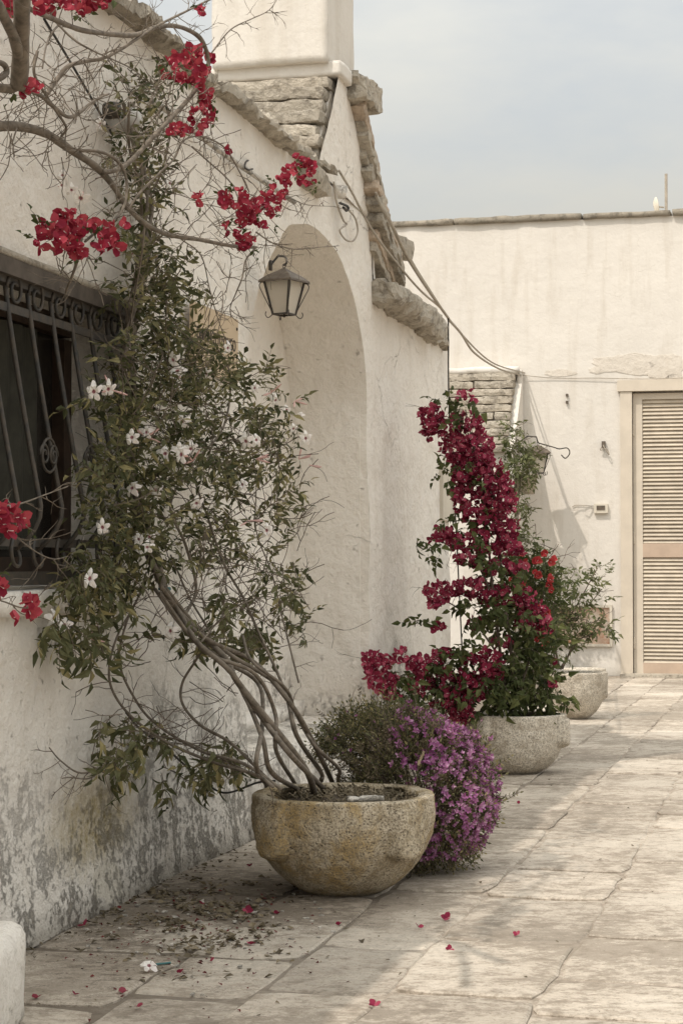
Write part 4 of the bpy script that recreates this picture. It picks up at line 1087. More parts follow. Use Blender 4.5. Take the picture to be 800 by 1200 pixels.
def bramble(mb, curve, per, L, r, wig=.4, side=None, depth=1, fork=2, thorn=0):
    """shoots along a curve"""
    acc = 0
    for i in range(1, len(curve)):
        seg = curve[i] - curve[i - 1]; acc += seg.length * per
        while acc > 1:
            acc -= 1; p = curve[i - 1].lerp(curve[i], rnd()); d = (seg.normalized() * .6 + Vector((ru(-1, 1), ru(-1, 1) * .5, ru(-1, 1)))).normalized()
            for pts, rr in twig_paths(p, d, L * ru(.4, 1.3), depth, wig, None, r, fork): mb.tube(pts, [rr * (1 - .13 * q) for q in range(len(pts))], 3, cap=False)

# ---------------------------------------------------------------- the white trumpet vine on the wall
vine = empty('trumpet_vine', (P1[0] - .1, P1[1], .28), 0, 'twisted vine with narrow dark leaves and white trumpet flowers climbing over the window', 'vine')
VO = vine.location.copy()
def vmesh(mb): mb.v = [tuple(Vector(v) - VO) for v in mb.v]; return mb
def pot_pt(x, y): 
    d = ray(x, y); k = (.285 - 1) / d.z; return CAMP + d * k
def mixp(pts, z_last=True): return pts
stems = [
    ([(188, 686, .16), (206, 716, .22), (236, 752, .30), (268, 788, .38), (302, 836, .46), (346, 886, .55)], (380, 926), .0085),
    ([(191, 690, .17), (214, 722, .20), (246, 752, .28), (290, 772, .36), (326, 800, .44), (350, 846, .5)], (388, 914), .008),
    ([(186, 690, .15), (216, 738, .22), (258, 776, .30), (292, 816, .38), (304, 866, .46), (318, 905, .5)], (350, 926), .0075),
    ([(193, 688, .16), (232, 740, .26), (276, 768, .34), (308, 792, .40), (334, 812, .46), (352, 862, .5)], (376, 905), .0075),
    ([(190, 692, .15), (225, 742, .25), (250, 770, .3), (300, 800, .38), (312, 850, .44), (296, 896, .5)], (312, 920), .007),
    ([(195, 694, .18), (228, 738, .22), (262, 772, .36), (284, 800, .40), (330, 868, .5), (360, 905, .56)], (368, 930), .0105),
    ([(187, 694, .17), (220, 746, .28), (252, 768, .34), (296, 790, .42), (322, 838, .48), (328, 880, .5)], (345, 918), .0065),
    ([(280, 745, .34), (300, 775, .40), (332, 806, .45), (345, 836, .48), (372, 872, .52), (392, 900, .55)], (396, 912), .006),
]
for i, (pp, e_, r) in enumerate(stems):
    pts = [PT(x + 5 * math.sin(i * 2.1 + k * 2.3), y, t + .02 * math.cos(i * 2.1 + k * 2.3)) for k, (x, y, t) in enumerate(pp)]
    ep = pot_pt(*e_); pts.append(ep); pts.append(ep + Vector((0, 0, -.03)))
    cv = catmull(pts, 7); n = len(cv)
    mb = MB(); mb.tube(cv, [r * lerp(.75, 1.1, k / n) * (1 + .12 * noise.noise(cv[k] * 25)) for k in range(n)], 7)
    vmesh(mb).build('stem', M['bark'], vine, smooth=True)
# braided upper trunk up behind the leaves
for i in range(5):
    base = [(190, 690), (176, 640), (160, 590), (152, 540), (156, 480), (150, 420), (158, 360), (168, 300), (172, 240), (160, 180), (150, 120)]
    pts = [PT(x + 7 * math.sin(i * 1.26 + k * 1.9), y, .08 + .03 * math.cos(i * 1.26 + k * 1.9)) for k, (x, y) in enumerate(base)]
    pts[0] = PT(190 + i, 690, .16)
    cv = catmull(pts, 6); mb = MB(); mb.tube(cv, [lerp(.0095, .004, k / len(cv)) for k in range(len(cv))], 6); vmesh(mb).build('stem', M['bark'], vine, smooth=True)
# a small blue-green tie round the braid
mb = MB(); pt = PT(193, 690, .165); mb.lathe([(.016, -.005), (.019, -.003), (.019, .003), (.016, .005)], pt, 10)
mtie = mat_plain('teal_tie', (.05, .16, .16), .5); vmesh(mb).build('tie', mtie, vine)
long_shoots = [
    [(320, 922, .55), (300, 908, .48), (250, 893, .30), (200, 872, .16), (160, 845, .09), (135, 815, .06), (128, 785, .05), (138, 745, .05), (160, 705, .07), (172, 670, .09)],
    [(330, 925, .55), (285, 895, .42), (235, 880, .24), (185, 850, .10), (160, 822, .07), (140, 775, .06), (150, 725, .06), (168, 690, .08)],
    [(318, 918, .5), (272, 872, .34), (235, 850, .22), (214, 825, .16), (214, 800, .15), (232, 770, .2), (246, 745, .24), (222, 700, .18), (200, 650, .12)],
    [(305, 912, .5), (262, 890, .3), (215, 868, .2), (178, 862, .1), (140, 848, .07)],
    [(345, 850, .5), (330, 800, .42), (305, 745, .34), (285, 700, .28), (262, 660, .22), (245, 610, .18), (228, 560, .14), (222, 510, .12)],
    [(350, 800, .44), (340, 760, .40), (330, 720, .36), (318, 670, .32), (300, 620, .28), (300, 560, .26), (290, 500, .24)],
    [(216, 722, .2), (230, 690, .2), (218, 640, .2), (200, 590, .18), (230, 540, .2), (262, 500, .2), (270, 440, .2), (250, 400, .15)],
    [(236, 752, .3), (262, 722, .3), (290, 705, .32), (320, 700, .34), (350, 720, .36)],
    [(172, 240, .08), (190, 200, .1), (200, 150, .12), (190, 100, .12)],
    [(152, 470, .08), (140, 440, .1), (150, 390, .06), (160, 372, .06)],
    [(130, 880, .06), (122, 898, .07), (105, 912, .07), (82, 911, .06), (73, 912, .05)],
    [(122, 898, .06), (95, 906, .06), (72, 892, .05), (58, 876, .05)],
    [(236, 880, .1), (236, 906, .1), (222, 915, .09), (205, 905, .08), (190, 898, .08)],
]
random.seed(77)
cvs = []
for i, sh in enumerate(long_shoots):
    cv = catmull([PT(*q) for q in sh], 7); cvs.append(cv)
    r0 = .0055 if i in (0, 1, 2, 4, 6) else .0032
    mb = MB(); mb.tube(cv, [r0 * lerp(1, .5, k / len(cv)) for k in range(len(cv))], 5); vmesh(mb).build('shoot', M['bark'], vine, smooth=True)
tw = MB()
for cv in cvs: bramble(tw, cv, 16, .10, .0016, .35, depth=1)
# leafless tangle beneath the leaves
blobs_tw = [(250, 730, 70, 40, .22, 60), (150, 800, 35, 45, .07, 26), (250, 800, 40, 35, .2, 26), (190, 870, 60, 25, .12, 30), (300, 640, 55, 60, .26, 70), (240, 600, 60, 60, .2, 60), (265, 690, 80, 40, .24, 70), (200, 420, 50, 90, .12, 70), (180, 200, 35, 110, .1, 80), (230, 500, 90, 90, .18, 110), (340, 720, 30, 40, .34, 20), (330, 560, 30, 60, .3, 40)]
for (x, y, rx, ry, t, n) in blobs_tw:
    for _ in range(int(n * .42)):
        q = ru(0, 6.283); rr = math.sqrt(rnd())
        p = PT(x + rx * rr * math.cos(q), y + ry * rr * math.sin(q), t + ru(-.06, .1))
        for pts, r in twig_paths(p, Vector((ru(-1, 1), ru(-.4, .4), ru(-.3, 1))), ru(.07, .2), 1, .35, None, .0016, 2): tw.tube(pts, r, 3, cap=False)
o = vmesh(tw).build('twigs', M['barkdark'], vine); o['kind'] = 'stuff'
lm = [M['leaf'], M['barkdark']]
sprigs = Swarm([sprig_mesh('leaf_sprig', 9, .080, .033, .0064, lm, True, .35, 100 + k) for k in range(5)] + [sprig_mesh('leaf_sprig', 7, .065, .038, .0075, lm, True, .5, 200 + k) for k in range(3)])
big = Swarm([sprig_mesh('leaf_sprig', 7, .09, .042, .0085, lm, True, .8, 300 + k) for k in range(4)])
random.seed(42)
def fill(sw, blobs, dens, up=.25, hang=0.0, sc=(.75, 1.15), toff=.0, conv=PT):
    for b in blobs:
        x, y, rx, ry, t, n = b[:6]
        for _ in range(int(n * dens)):
            q = ru(0, 6.283); rr = rnd() ** .5
            px, py = x + rx * rr * math.cos(q), y + ry * rr * math.sin(q)
            p = conv(px, py, t + toff + ru(-.5, .5) * .22 * (1 - rr * .5))
            if hang: p.z += 0
            d = Vector((ru(-1, 1), ru(-.9, .5), ru(-1, .9) - hang + up))
            sw.add(p, look_rot(d, ru(-1.2, 1.2)), ru(*sc))
vb = [  # px x, y, rx, ry, t, count
    (128, 500, 30, 48, .16, 50), (130, 560, 26, 40, .16, 36), (165, 420, 42, 40, .13, 55), (170, 480, 45, 45, .16, 75), (232, 440, 55, 42, .17, 80), (250, 500, 75, 55, .20, 130), (300, 475, 45, 42, .22, 62), (325, 540, 30, 45, .26, 50),
    (205, 555, 75, 50, .18, 110), (290, 575, 55, 45, .24, 78), (150, 600, 55, 45, .14, 80), (215, 620, 60, 35, .18, 48), (140, 650, 50, 38, .14, 66), (115, 690, 40, 26, .12, 36), (180, 650, 30, 40, .14, 30), (290, 630, 48, 30, .26, 34), (262, 655, 50, 32, .22, 32),
    (170, 120, 26, 32, .08, 34), (160, 170, 30, 34, .1, 40), (172, 220, 28, 32, .1, 36), (165, 265, 32, 28, .1, 36), (175, 320, 34, 32, .1, 44), (200, 300, 32, 22, .12, 28), (155, 360, 26, 26, .1, 30), (196, 362, 20, 30, .14, 26), (228, 402, 24, 12, .14, 18), (200, 90, 20, 20, .12, 16),
    (340, 690, 18, 20, .36, 14), (352, 735, 18, 26, .36, 16), (325, 655, 22, 22, .33, 16), (180, 395, 30, 40, .12, 32), (340, 500, 16, 30, .28, 20), (262, 428, 40, 18, .18, 30)]
vb = [(x, y, rx, ry, t, n * (.78 if x > 255 else 1.0)) for x, y, rx, ry, t, n in vb]
fill(sprigs, vb, .63)
bb = [(105, 700, 42, 30, .11, 26), (85, 735, 35, 20, .09, 16), (150, 850, 36, 24, .08, 15), (135, 885, 26, 16, .08, 7), (172, 865, 22, 14, .1, 8), (262, 875, 24, 20, .26, 14), (245, 890, 22, 14, .22, 8), (270, 715, 38, 34, .24, 26), (305, 745, 18, 14, .3, 6), (150, 660, 45, 30, .14, 16), (205, 315, 32, 20, .12, 8), (235, 730, 25, 16, .2, 5), (195, 912, 14, 8, .1, 3), (330, 690, 24, 30, .34, 8), (130, 745, 40, 12, .08, 7), (240, 330, 16, 14, .14, 4)]
fill(big, bb, 1.0, up=-.2, hang=.5)
sprigs.items += [(p, R, sc, k + 8) for (p, R, sc, k) in big.items]; sprigs.meshes += big.meshes; sprigs.np += big.np
# the leaves nearest the eye stay single parts
sprigs.emit('leaf_sprig', vine, 280, 'foliage', depth_key=lambda q: -(q[0] - O).dot(N) * 2 + q[0].y * .5 - q[2] * .2 - (q[3] > 7) * .6, origin=VO)
tm = [trumpet_mesh('trumpet_flower', .027, [M['petal'], M['throat'], M['tube']], 500 + k) for k in range(8)]
fl = [(108, 462, .24), (128, 455, .22), (152, 512, .24), (170, 507, .25), (180, 572, .24), (157, 571, .22), (213, 497, .28), (196, 531, .26), (214, 534, .28), (223, 529, .28), (208, 527, .27), (285, 568, .32), (286, 520, .32), (301, 517, .33), (338, 478, .32), (350, 490, .32), (346, 502, .32), (357, 512, .33), (163, 634, .22), (177, 632, .23), (170, 641, .22), (64, 722, .12), (78, 731, .12), (197, 741, .2), (72, 216, .04), (85, 223, .04), (92, 232, .05), (240, 440, .24), (266, 408, .22), (300, 455, .28), (318, 465, .28), (206, 432, .2), (120, 145, .05), (183, 300, .1), (120, 620, .2), (312, 620, .34), (230, 590, .26), (75, 205, .04), (205, 420, .18), (322, 470, .3), (155, 300, .1), (198, 216, .12), (106, 677, .2)]
random.seed(9)
for i, (x, y, t) in enumerate(fl):
    o = link('trumpet_flower', tm[i % 8], vine)
    d = (CAMP - PT(x, y, t)).normalized() + Vector((ru(-.8, .9), ru(-.3, .2), ru(-.6, .7)))
    put(o, PT(x + ru(-3, 3), y + ru(-3, 3), t + ru(-.03, .04)) - VO, d.to_track_quat('Z', 'Y'), ru(.68, 1.05)); o.scale.x *= ru(.75, 1.05)
mb = MB()
for (x, y, t) in [(131, 457, .22), (172, 512, .22), (300, 538, .34), (350, 538, .33), (362, 545, .34), (318, 460, .3), (104, 748, .1), (345, 470, .32), (292, 610, .3), (226, 540, .28)]:
    for k in range(3):
        p = PT(x, y, t); d = Vector((ru(-.4, 1), ru(-.6, .2), ru(-.3, .6))).normalized(); mb = MB(); mb.tube([p, p + d * .03, p + d * .045], [.0015, .0035, .0012], 5); vmesh(mb).build('flower_bud', M['tube'], vine)

# ---------------------------------------------------------------- old bougainvillea at top left
bg_ = empty('bougainvillea', PT(18, 110, .22), 0, 'old grey thorny bougainvillea with nearly bare branches and bright red blooms at upper left', 'bougainvillea')
BO = bg_.location.copy()
def bmesh_(mb): mb.v = [tuple(Vector(v) - BO) for v in mb.v]; return mb
Lm = [
    ([(24, -60, .5), (26, 0, .45), (25, 45, .40), (24, 80, .36), (22, 100, .34)], .0165, .019),
    ([(-40, -40, .5), (-10, -5, .45), (5, 20, .42), (18, 48, .4), (24, 78, .36)], .012, .012),
    ([(-60, 160, .22), (-20, 150, .22), (20, 148, .24), (55, 157, .25), (85, 177, .26), (112, 195, .27), (130, 214, .28), (148, 240, .29), (170, 262, .30), (198, 275, .32), (235, 281, .34), (270, 288, .36), (300, 290, .36)], .0125, .0045),
    ([(-15, 70, .3), (4, 75, .3), (8, 85, .3), (0, 92, .3), (-10, 96, .3)], .007, .006),
    ([(22, 100, .34), (10, 104, .32), (-20, 100, .3)], .011, .011),
    ([(-30, 112, .3), (5, 103, .3), (30, 105, .3), (48, 112, .3), (62, 124, .3), (80, 137, .3), (95, 131, .3), (105, 122, .3), (118, 114, .3), (128, 110, .3)], .007, .0028),
    ([(34, 10, .38), (62, 22, .38), (95, 35, .36), (130, 40, .36), (158, 41, .36), (180, 33, .36), (200, 30, .36), (218, 34, .36), (234, 44, .36), (242, 60, .36), (244, 78, .36), (236, 95, .36), (222, 115, .35), (204, 135, .34), (180, 160, .33), (158, 184, .31), (140, 198, .3), (120, 202, .28)], .0062, .0065),
    ([(54, 112, .3), (68, 92, .3), (80, 78, .31), (100, 72, .32), (122, 68, .34), (142, 58, .35), (160, 46, .36), (185, 30, .38), (215, 15, .4), (255, -5, .42)], .006, .003),
    ([(44, 60, .3), (40, 85, .3), (52, 108, .3), (66, 130, .3), (78, 150, .28), (72, 160, .26)], .0042, .003),
    ([(88, 177, .26), (112, 177, .30), (130, 183, .32), (143, 195, .33), (149, 215, .34), (146, 240, .34), (134, 258, .34), (115, 270, .34), (100, 283, .34)], .0045, .0035),
    ([(150, 246, .3), (165, 225, .32), (190, 200, .34), (205, 185, .35), (215, 165, .36), (235, 160, .36), (262, 172, .36), (280, 200, .36), (292, 225, .36)], .0035, .002),
    ([(225, 172, .36), (245, 190, .36), (262, 205, .36), (273, 218, .36), (280, 235, .38), (285, 250, .38)], .0026, .0018),
    ([(300, 290, .36), (288, 305, .36), (284, 325, .36), (276, 345, .34), (270, 360, .32), (271, 372, .3)], .0032, .0015),
    ([(300, 272, .36), (320, 285, .38), (345, 292, .40), (370, 290, .42), (397, 288, .44)], .0026, .0012),
    ([(290, 258, .36), (312, 240, .38), (335, 232, .40), (360, 240, .42), (392, 242, .44)], .002, .001),
    ([(248, 62, .36), (270, 35, .38), (295, 22, .40), (315, 12, .42), (328, -6, .42)], .0024, .0012),
    ([(98, 262, .34), (92, 300, .33), (84, 325, .30), (78, 340, .26), (77, 350, .24)], .0045, .0022),
    ([(170, 262, .3), (166, 300, .28), (158, 345, .2), (152, 385, .12)], .003, .002),
    ([(72, 26, .1), (60, 40, .15), (54, 56, .25), (50, 80, .3)], .003, .002),
    ([(212, 280, .3), (236, 300, .3), (246, 340, .26), (255, 372, .22), (262, 392, .2)], .002, .0014),
    ([(-20, 592, .45), (0, 593, .45), (25, 590, .45), (50, 581, .45), (80, 570, .46)], .0026, .0012),
    ([(-10, 600, .42), (15, 625, .42), (40, 645, .42), (62, 655, .42), (80, 652, .40)], .002, .001),
    ([(-20, 698, .42), (5, 705, .42), (25, 712, .42), (44, 712, .42)], .0022, .001),
    ([(60, 20, .25), (85, 45, .3), (110, 60, .34), (150, 78, .34), (170, 92, .34)], .003, .0016),
    ([(20, 150, .25), (15, 170, .25), (30, 155, .25)], .002, .001),
]
twm = MB(); random.seed(15); bcv = []
for pts, r0, r1 in Lm:
    cv = catmull([PT(*q) for q in pts], 6); bcv.append(cv); n = len(cv)
    mb = MB(); mb.tube(cv, [lerp(r0, r1, k / (n - 1)) * (1 + .16 * noise.noise(cv[k] * 18)) for k in range(n)], 8 if r0 > .006 else 5)
    bmesh_(mb).build('branch', M['bark'], bg_, smooth=True)
for i, cv in enumerate(bcv):
    if i in (0, 1): per = 5
    elif i in (20, 21, 22): per = 14
    else: per = 17
    bramble(twm, cv, per, .075 if i not in (0,) else .05, .0016, .25, depth=1, fork=3)
for (x, y, rx, ry, t, n) in [(60, 130, 60, 60, .28, 46), (150, 80, 80, 50, .34, 30), (225, 130, 30, 50, .35, 22), (290, 260, 60, 40, .36, 34), (180, 200, 60, 70, .3, 34), (275, 330, 25, 30, .34, 14), (90, 310, 30, 22, .3, 12)]:
    for _ in range(n):
        q = ru(0, 6.283); rr = math.sqrt(rnd()); p = PT(x + rx * rr * math.cos(q), y + ry * rr * math.sin(q), t + ru(-.08, .06))
        for pts, r in twig_paths(p, Vector((ru(-1, 1), ru(-.3, .3), ru(-1, 1))), ru(.05, .14), 1, .3, None, .0014, 2): twm.tube(pts, r, 3, cap=False)
o = bmesh_(twm).build('thorny_twigs', M['bark'], bg_); o['kind'] = 'stuff'
reds = Swarm([bract_mesh('bract_flower', .0235, [M['red'], M['petal']], 600 + k) for k in range(6)])
random.seed(4)
rb = [(60, 0, 28, 14, .36, 26), (105, 2, 28, 13, .36, 26), (90, -14, 55, 14, .36, 22), (212, 82, 22, 20, .34, 20), (232, 70, 16, 16, .35, 10), (240, 105, 9, 26, .35, 16), (240, 138, 13, 16, .36, 12), (212, 152, 14, 8, .35, 7), (33, 106, 12, 6, .33, 5), (84, 262, 30, 12, .36, 18), (72, 278, 26, 16, .36, 20), (85, 294, 22, 8, .36, 10), (130, 272, 12, 9, .36, 7), (128, 290, 14, 8, .36, 6), (44, 284, 6, 5, .36, 2), (145, 268, 5, 5, .36, 2), (235, 232, 7, 8, .38, 3), (262, 232, 6, 6, .38, 3), (285, 238, 16, 14, .40, 12), (300, 252, 24, 16, .40, 20), (278, 270, 14, 12, .39, 9), (285, 285, 12, 9, .39, 6), (318, 240, 16, 12, .41, 10), (342, 208, 12, 11, .42, 9), (358, 200, 12, 12, .42, 9), (368, 216, 9, 6, .42, 3), (350, 192, 7, 7, .42, 3), (330, 222, 12, 10, .42, 6), (264, 175, 4, 4, .37, 1), (14, 603, 14, 6, .46, 9), (18, 618, 12, 7, .46, 7), (-6, 610, 10, 14, .46, 6), (35, 705, 8, 6, .44, 3), (38, 718, 8, 7, .44, 3), (24, 722, 4, 4, .44, 1), (0, 690, 5, 9, .44, 3), (234, 16, 8, 6, .4, 3), (190, 0, 4, 3, .4, 2), (262, 2, 0, 0, .4, 0), (10, 2, 10, 10, .36, 4), (122, 288, 6, 6, .37, 2)]
for (x, y, rx, ry, t, n) in rb:
    for _ in range(int(n * 1.35)):
        q = ru(0, 6.283); rr = math.sqrt(rnd())
        d = Vector((ru(-1, 1), -ru(.1, 1), ru(-.6, 1)))
        reds.add(PT(x + rx * rr * math.cos(q), y + ry * rr * math.sin(q), t + ru(-.04, .05)), d.normalized().to_track_quat('Z', 'Y').to_matrix(), ru(.75, 1.15))
blf = Swarm([sprig_mesh('leaf_sprig', 4, .04, .022, .0075, [M['leaf2'], M['barkdark']], True, .5, 640 + k) for k in range(3)])
for (x, y, rx, ry, t, n) in rb:
    for _ in range(int(n * .22 + .5)):
        q = ru(0, 6.283); blf.add(PT(x + rx * 1.15 * math.cos(q), y + ry * 1.2 * math.sin(q), t), look_rot(Vector((ru(-1, 1), ru(-1, .2), ru(-1, .8))), ru(-1, 1)), ru(.6, 1.1))
blf.emit('leaf_sprig', bg_, 200, 'foliage', origin=BO)
reds.emit('bract_flower', bg_, 300, 'blossom', depth_key=lambda q: q[0].y, origin=BO)

# ---------------------------------------------------------------- crimson bougainvillea in the second planter
def plant(name, label, cat, p): e = empty(name, p, 0, label, cat); return e
cb = plant('bougainvillea', 'tall leaning bougainvillea column covered in deep crimson blooms, growing from the second planter', 'bougainvillea', (.868, 9.45, .25)); CO = cb.location.copy()
def YB(x, y, dy=0.0): return PY(x, y, 9.42 + dy - max(0, (505 - x) / 60) * .42 * (1 if y > 740 else 0))
paths = [[(592, 832), (590, 800), (585, 760), (578, 700), (572, 640), (566, 580), (556, 530), (545, 480)], [(600, 832), (600, 790), (596, 740), (588, 690), (585, 640), (580, 590), (562, 545), (535, 505), (505, 485)],
         [(588, 832), (572, 800), (548, 790), (520, 795), (480, 800), (450, 795), (435, 775)], [(604, 832), (612, 800), (620, 770), (622, 735), (618, 700)], [(585, 770), (560, 735), (535, 712), (512, 700)], [(578, 700), (555, 655), (530, 640), (505, 632)], [(596, 832), (625, 815), (640, 800), (650, 785)], [(590, 800), (570, 830), (545, 835), (530, 825)]]
ccv = []
for i, pp in enumerate(paths):
    pts = [YB(x, y, (-.10 if i in (2, 7) else 0) * min(1, k / 3) + .03 * math.sin(k * 1.7 + i)) for k, (x, y) in enumerate(pp)]
    cv = catmull(pts, 5); ccv.append(cv); mb = MB(); mb.tube(cv, [lerp(.010 if i < 2 else .006, .0025, k / len(cv)) for k in range(len(cv))], 6)
    mb.v = [tuple(Vector(v) - CO) for v in mb.v]; mb.build('stem', M['barkdark'], cb, smooth=True)
random.seed(33); mb = MB()
for cv in ccv: bramble(mb, cv, 14, .12, .002, .35, depth=1)
mb.v = [tuple(Vector(v) - CO) for v in mb.v]; o = mb.build('twigs', M['barkdark'], cb); o['kind'] = 'stuff'
cr_ = Swarm([bract_mesh('bract_flower', .030, [M['crimson'], M['petal']], 700 + k) for k in range(6)])
cbl = [(545, 466, 14, 8, 8), (520, 478, 0, 0, 0), (505, 488, 14, 12, 26), (500, 505, 10, 9, 12), (522, 500, 18, 14, 30), (548, 500, 18, 18, 34), (540, 525, 26, 18, 56), (560, 530, 18, 22, 44), (568, 560, 24, 24, 74), (550, 560, 22, 20, 48), (585, 580, 18, 24, 50), (560, 595, 24, 22, 60), (590, 612, 16, 22, 44), (570, 635, 28, 16, 50), (540, 582, 12, 10, 16), (528, 632, 20, 12, 26), (510, 628, 10, 8, 8), (596, 640, 14, 14, 20), (548, 655, 14, 10, 14), (512, 694, 16, 14, 26), (530, 690, 12, 12, 16), (508, 708, 8, 6, 6), (555, 690, 18, 12, 20), (580, 700, 30, 12, 34), (600, 695, 20, 18, 30), (620, 705, 14, 12, 18), (636, 735, 9, 12, 12), (630, 715, 12, 10, 10), (560, 730, 14, 8, 9), (512, 735, 6, 5, 4), (574, 665, 14, 8, 8),
       (440, 776, 18, 12, 34), (446, 796, 18, 14, 40), (456, 812, 12, 8, 12), (490, 780, 12, 12, 20), (490, 800, 12, 14, 20), (530, 800, 28, 16, 56), (530, 822, 24, 18, 56), (538, 838, 18, 12, 26), (572, 775, 18, 14, 34), (578, 790, 12, 12, 18), (550, 775, 10, 8, 9), (648, 775, 3, 3, 2), (646, 802, 6, 4, 5), (520, 765, 9, 5, 6), (590, 752, 14, 8, 8), (618, 725, 16, 14, 16), (600, 660, 18, 14, 20), (470, 770, 10, 8, 8), (512, 770, 14, 10, 12), (555, 805, 16, 16, 24)]
random.seed(8)
for (x, y, rx, ry, n) in cbl:
    low = y > 760 and x < 600
    for _ in range(int(n * 1.5)):
        q = ru(0, 6.283); rr = math.sqrt(rnd()); dz = ru(-.5, .5) * .26 * math.sqrt(max(.05, 1 - rr * rr))
        d = Vector((ru(-1, 1), -ru(-.1, 1), ru(-.5, 1)))
        cr_.add(YB(x + rx * rr * math.cos(q), y + ry * rr * math.sin(q), dz - (.12 if low else 0)), d.normalized().to_track_quat('Z', 'Y').to_matrix(), ru(.7, 1.1))
cr_.emit('bract_flower', cb, 300, 'blossom', depth_key=lambda q: q[0].y, origin=CO)
l2 = [M['leaf2'], M['barkdark']]
lf = Swarm([sprig_mesh('leaf_sprig', 6, .09, .050, .017, l2, True, .6, 800 + k) for k in range(5)])
lbl = [(535, 470, 20, 7, 8), (548, 485, 16, 12, 10), (535, 545, 26, 24, 18), (550, 600, 30, 30, 26), (560, 650, 30, 20, 24), (590, 670, 30, 20, 30), (555, 712, 36, 16, 24), (600, 725, 34, 22, 46), (615, 760, 30, 24, 58), (590, 800, 34, 24, 64), (630, 800, 28, 24, 50), (610, 825, 40, 12, 40), (560, 815, 34, 20, 40), (520, 780, 40, 16, 34), (510, 812, 36, 16, 34), (470, 805, 20, 16, 18), (535, 765, 26, 12, 18), (495, 735, 20, 8, 6), (508, 645, 12, 8, 6), (495, 632, 8, 5, 4), (575, 560, 30, 30, 12), (640, 745, 18, 14, 16), (648, 822, 14, 10, 10)]
for (x, y, rx, ry, n) in lbl:
    for _ in range(int(n * .8)):
        q = ru(0, 6.283); rr = math.sqrt(rnd()); d = Vector((ru(-1, 1), ru(-1, .3), ru(-.8, .6)))
        lf.add(YB(x + rx * rr * math.cos(q), y + ry * rr * math.sin(q), ru(-.13, .13) - (.08 if y > 760 and x < 600 else 0)), look_rot(d, ru(-1.2, 1.2)), ru(.6, 1.0))
lf.emit('leaf_sprig', cb, 240, 'foliage', depth_key=lambda q: q[0].y, origin=CO)

# ---------------------------------------------------------------- generic leafy shrubs
def shrub(label, cat, base, blobs, conv, swm, stems_, stem_r, mat_s, cap=120, name='shrub', twn=0, seed=0, hang=0.0):
    random.seed(seed); e = plant(name, label, cat, base); E = e.location.copy()
    for pp in stems_:
        cv = catmull([conv(*q) for q in pp], 5); mb = MB(); mb.tube(cv, [lerp(stem_r, stem_r * .35, k / len(cv)) for k in range(len(cv))], 5)
        mb.v = [tuple(Vector(v) - E) for v in mb.v]; mb.build('stem', mat_s, e, smooth=True)
    if twn:
        mb = MB()
        for (x, y, rx, ry, dy, n) in blobs:
            for _ in range(int(n * twn)):
                q = ru(0, 6.283); rr = math.sqrt(rnd()); p = conv(x + rx * rr * math.cos(q), y + ry * rr * math.sin(q), dy + ru(-.1, .1))
                for pts, r in twig_paths(p, Vector((ru(-1, 1), ru(-.4, .4), ru(0, 1))), ru(.06, .16), 1, .3, None, stem_r * .25, 2): mb.tube(pts, r, 3, cap=False)
        mb.v = [tuple(Vector(v) - E) for v in mb.v]; o = mb.build('twigs', mat_s, e); o['kind'] = 'stuff'
    for (x, y, rx, ry, dy, n) in blobs:
        for _ in range(n):
            q = ru(0, 6.283); rr = math.sqrt(rnd()); d = Vector((ru(-1, 1), ru(-1, .5), ru(-.7, 1) - hang))
            swm.add(conv(x + rx * rr * math.cos(q), y + ry * rr * math.sin(q), dy + ru(-.13, .13)), look_rot(d, ru(-1, 1)), ru(.65, 1.1))
    swm.emit('leaf_sprig', e, cap, 'foliage', depth_key=lambda q: q[0].y, origin=E)
    return e
l3 = [M['leaf3'], M['barkdark']]
# shrub in third planter
sh3 = shrub('airy pale green shrub in the third planter, reaching over the wall hatch', 'shrub', (1.535, 12.75, .28),
    [(650, 690, 28, 24, 0, 46), (640, 730, 26, 26, 0, 46), (665, 720, 26, 24, 0, 34), (690, 740, 24, 16, 0, 22), (625, 700, 20, 22, 0, 26), (680, 680, 18, 16, 0, 11), (700, 672, 10, 12, 0, 6), (655, 758, 26, 12, 0, 16), (712, 740, 8, 12, 0, 6), (610, 670, 18, 16, 0, 16), (650, 655, 12, 10, 0, 5), (695, 700, 14, 14, 0, 5)],
    lambda x, y, dy=0: PY(x, y, 12.75 + dy), Swarm([sprig_mesh('leaf_sprig', 7, .10, .050, .011, l3, True, .35, 900 + k) for k in range(4)]),
    [[(652, 784, 0), (648, 760, 0), (650, 725, .05), (648, 680, 0)], [(648, 785, -.05), (640, 765, 0), (636, 735, 0), (625, 700, 0)], [(658, 784, 0), (670, 755, 0), (664, 735, 0), (680, 720, 0), (705, 690, 0)], [(655, 784, 0), (651, 750, 0), (672, 715, 0), (700, 665, 0)], [(656, 784, .05), (676, 752, 0), (690, 745, 0), (712, 738, 0)]], .008, M['barkdark'], twn=.35, seed=51)
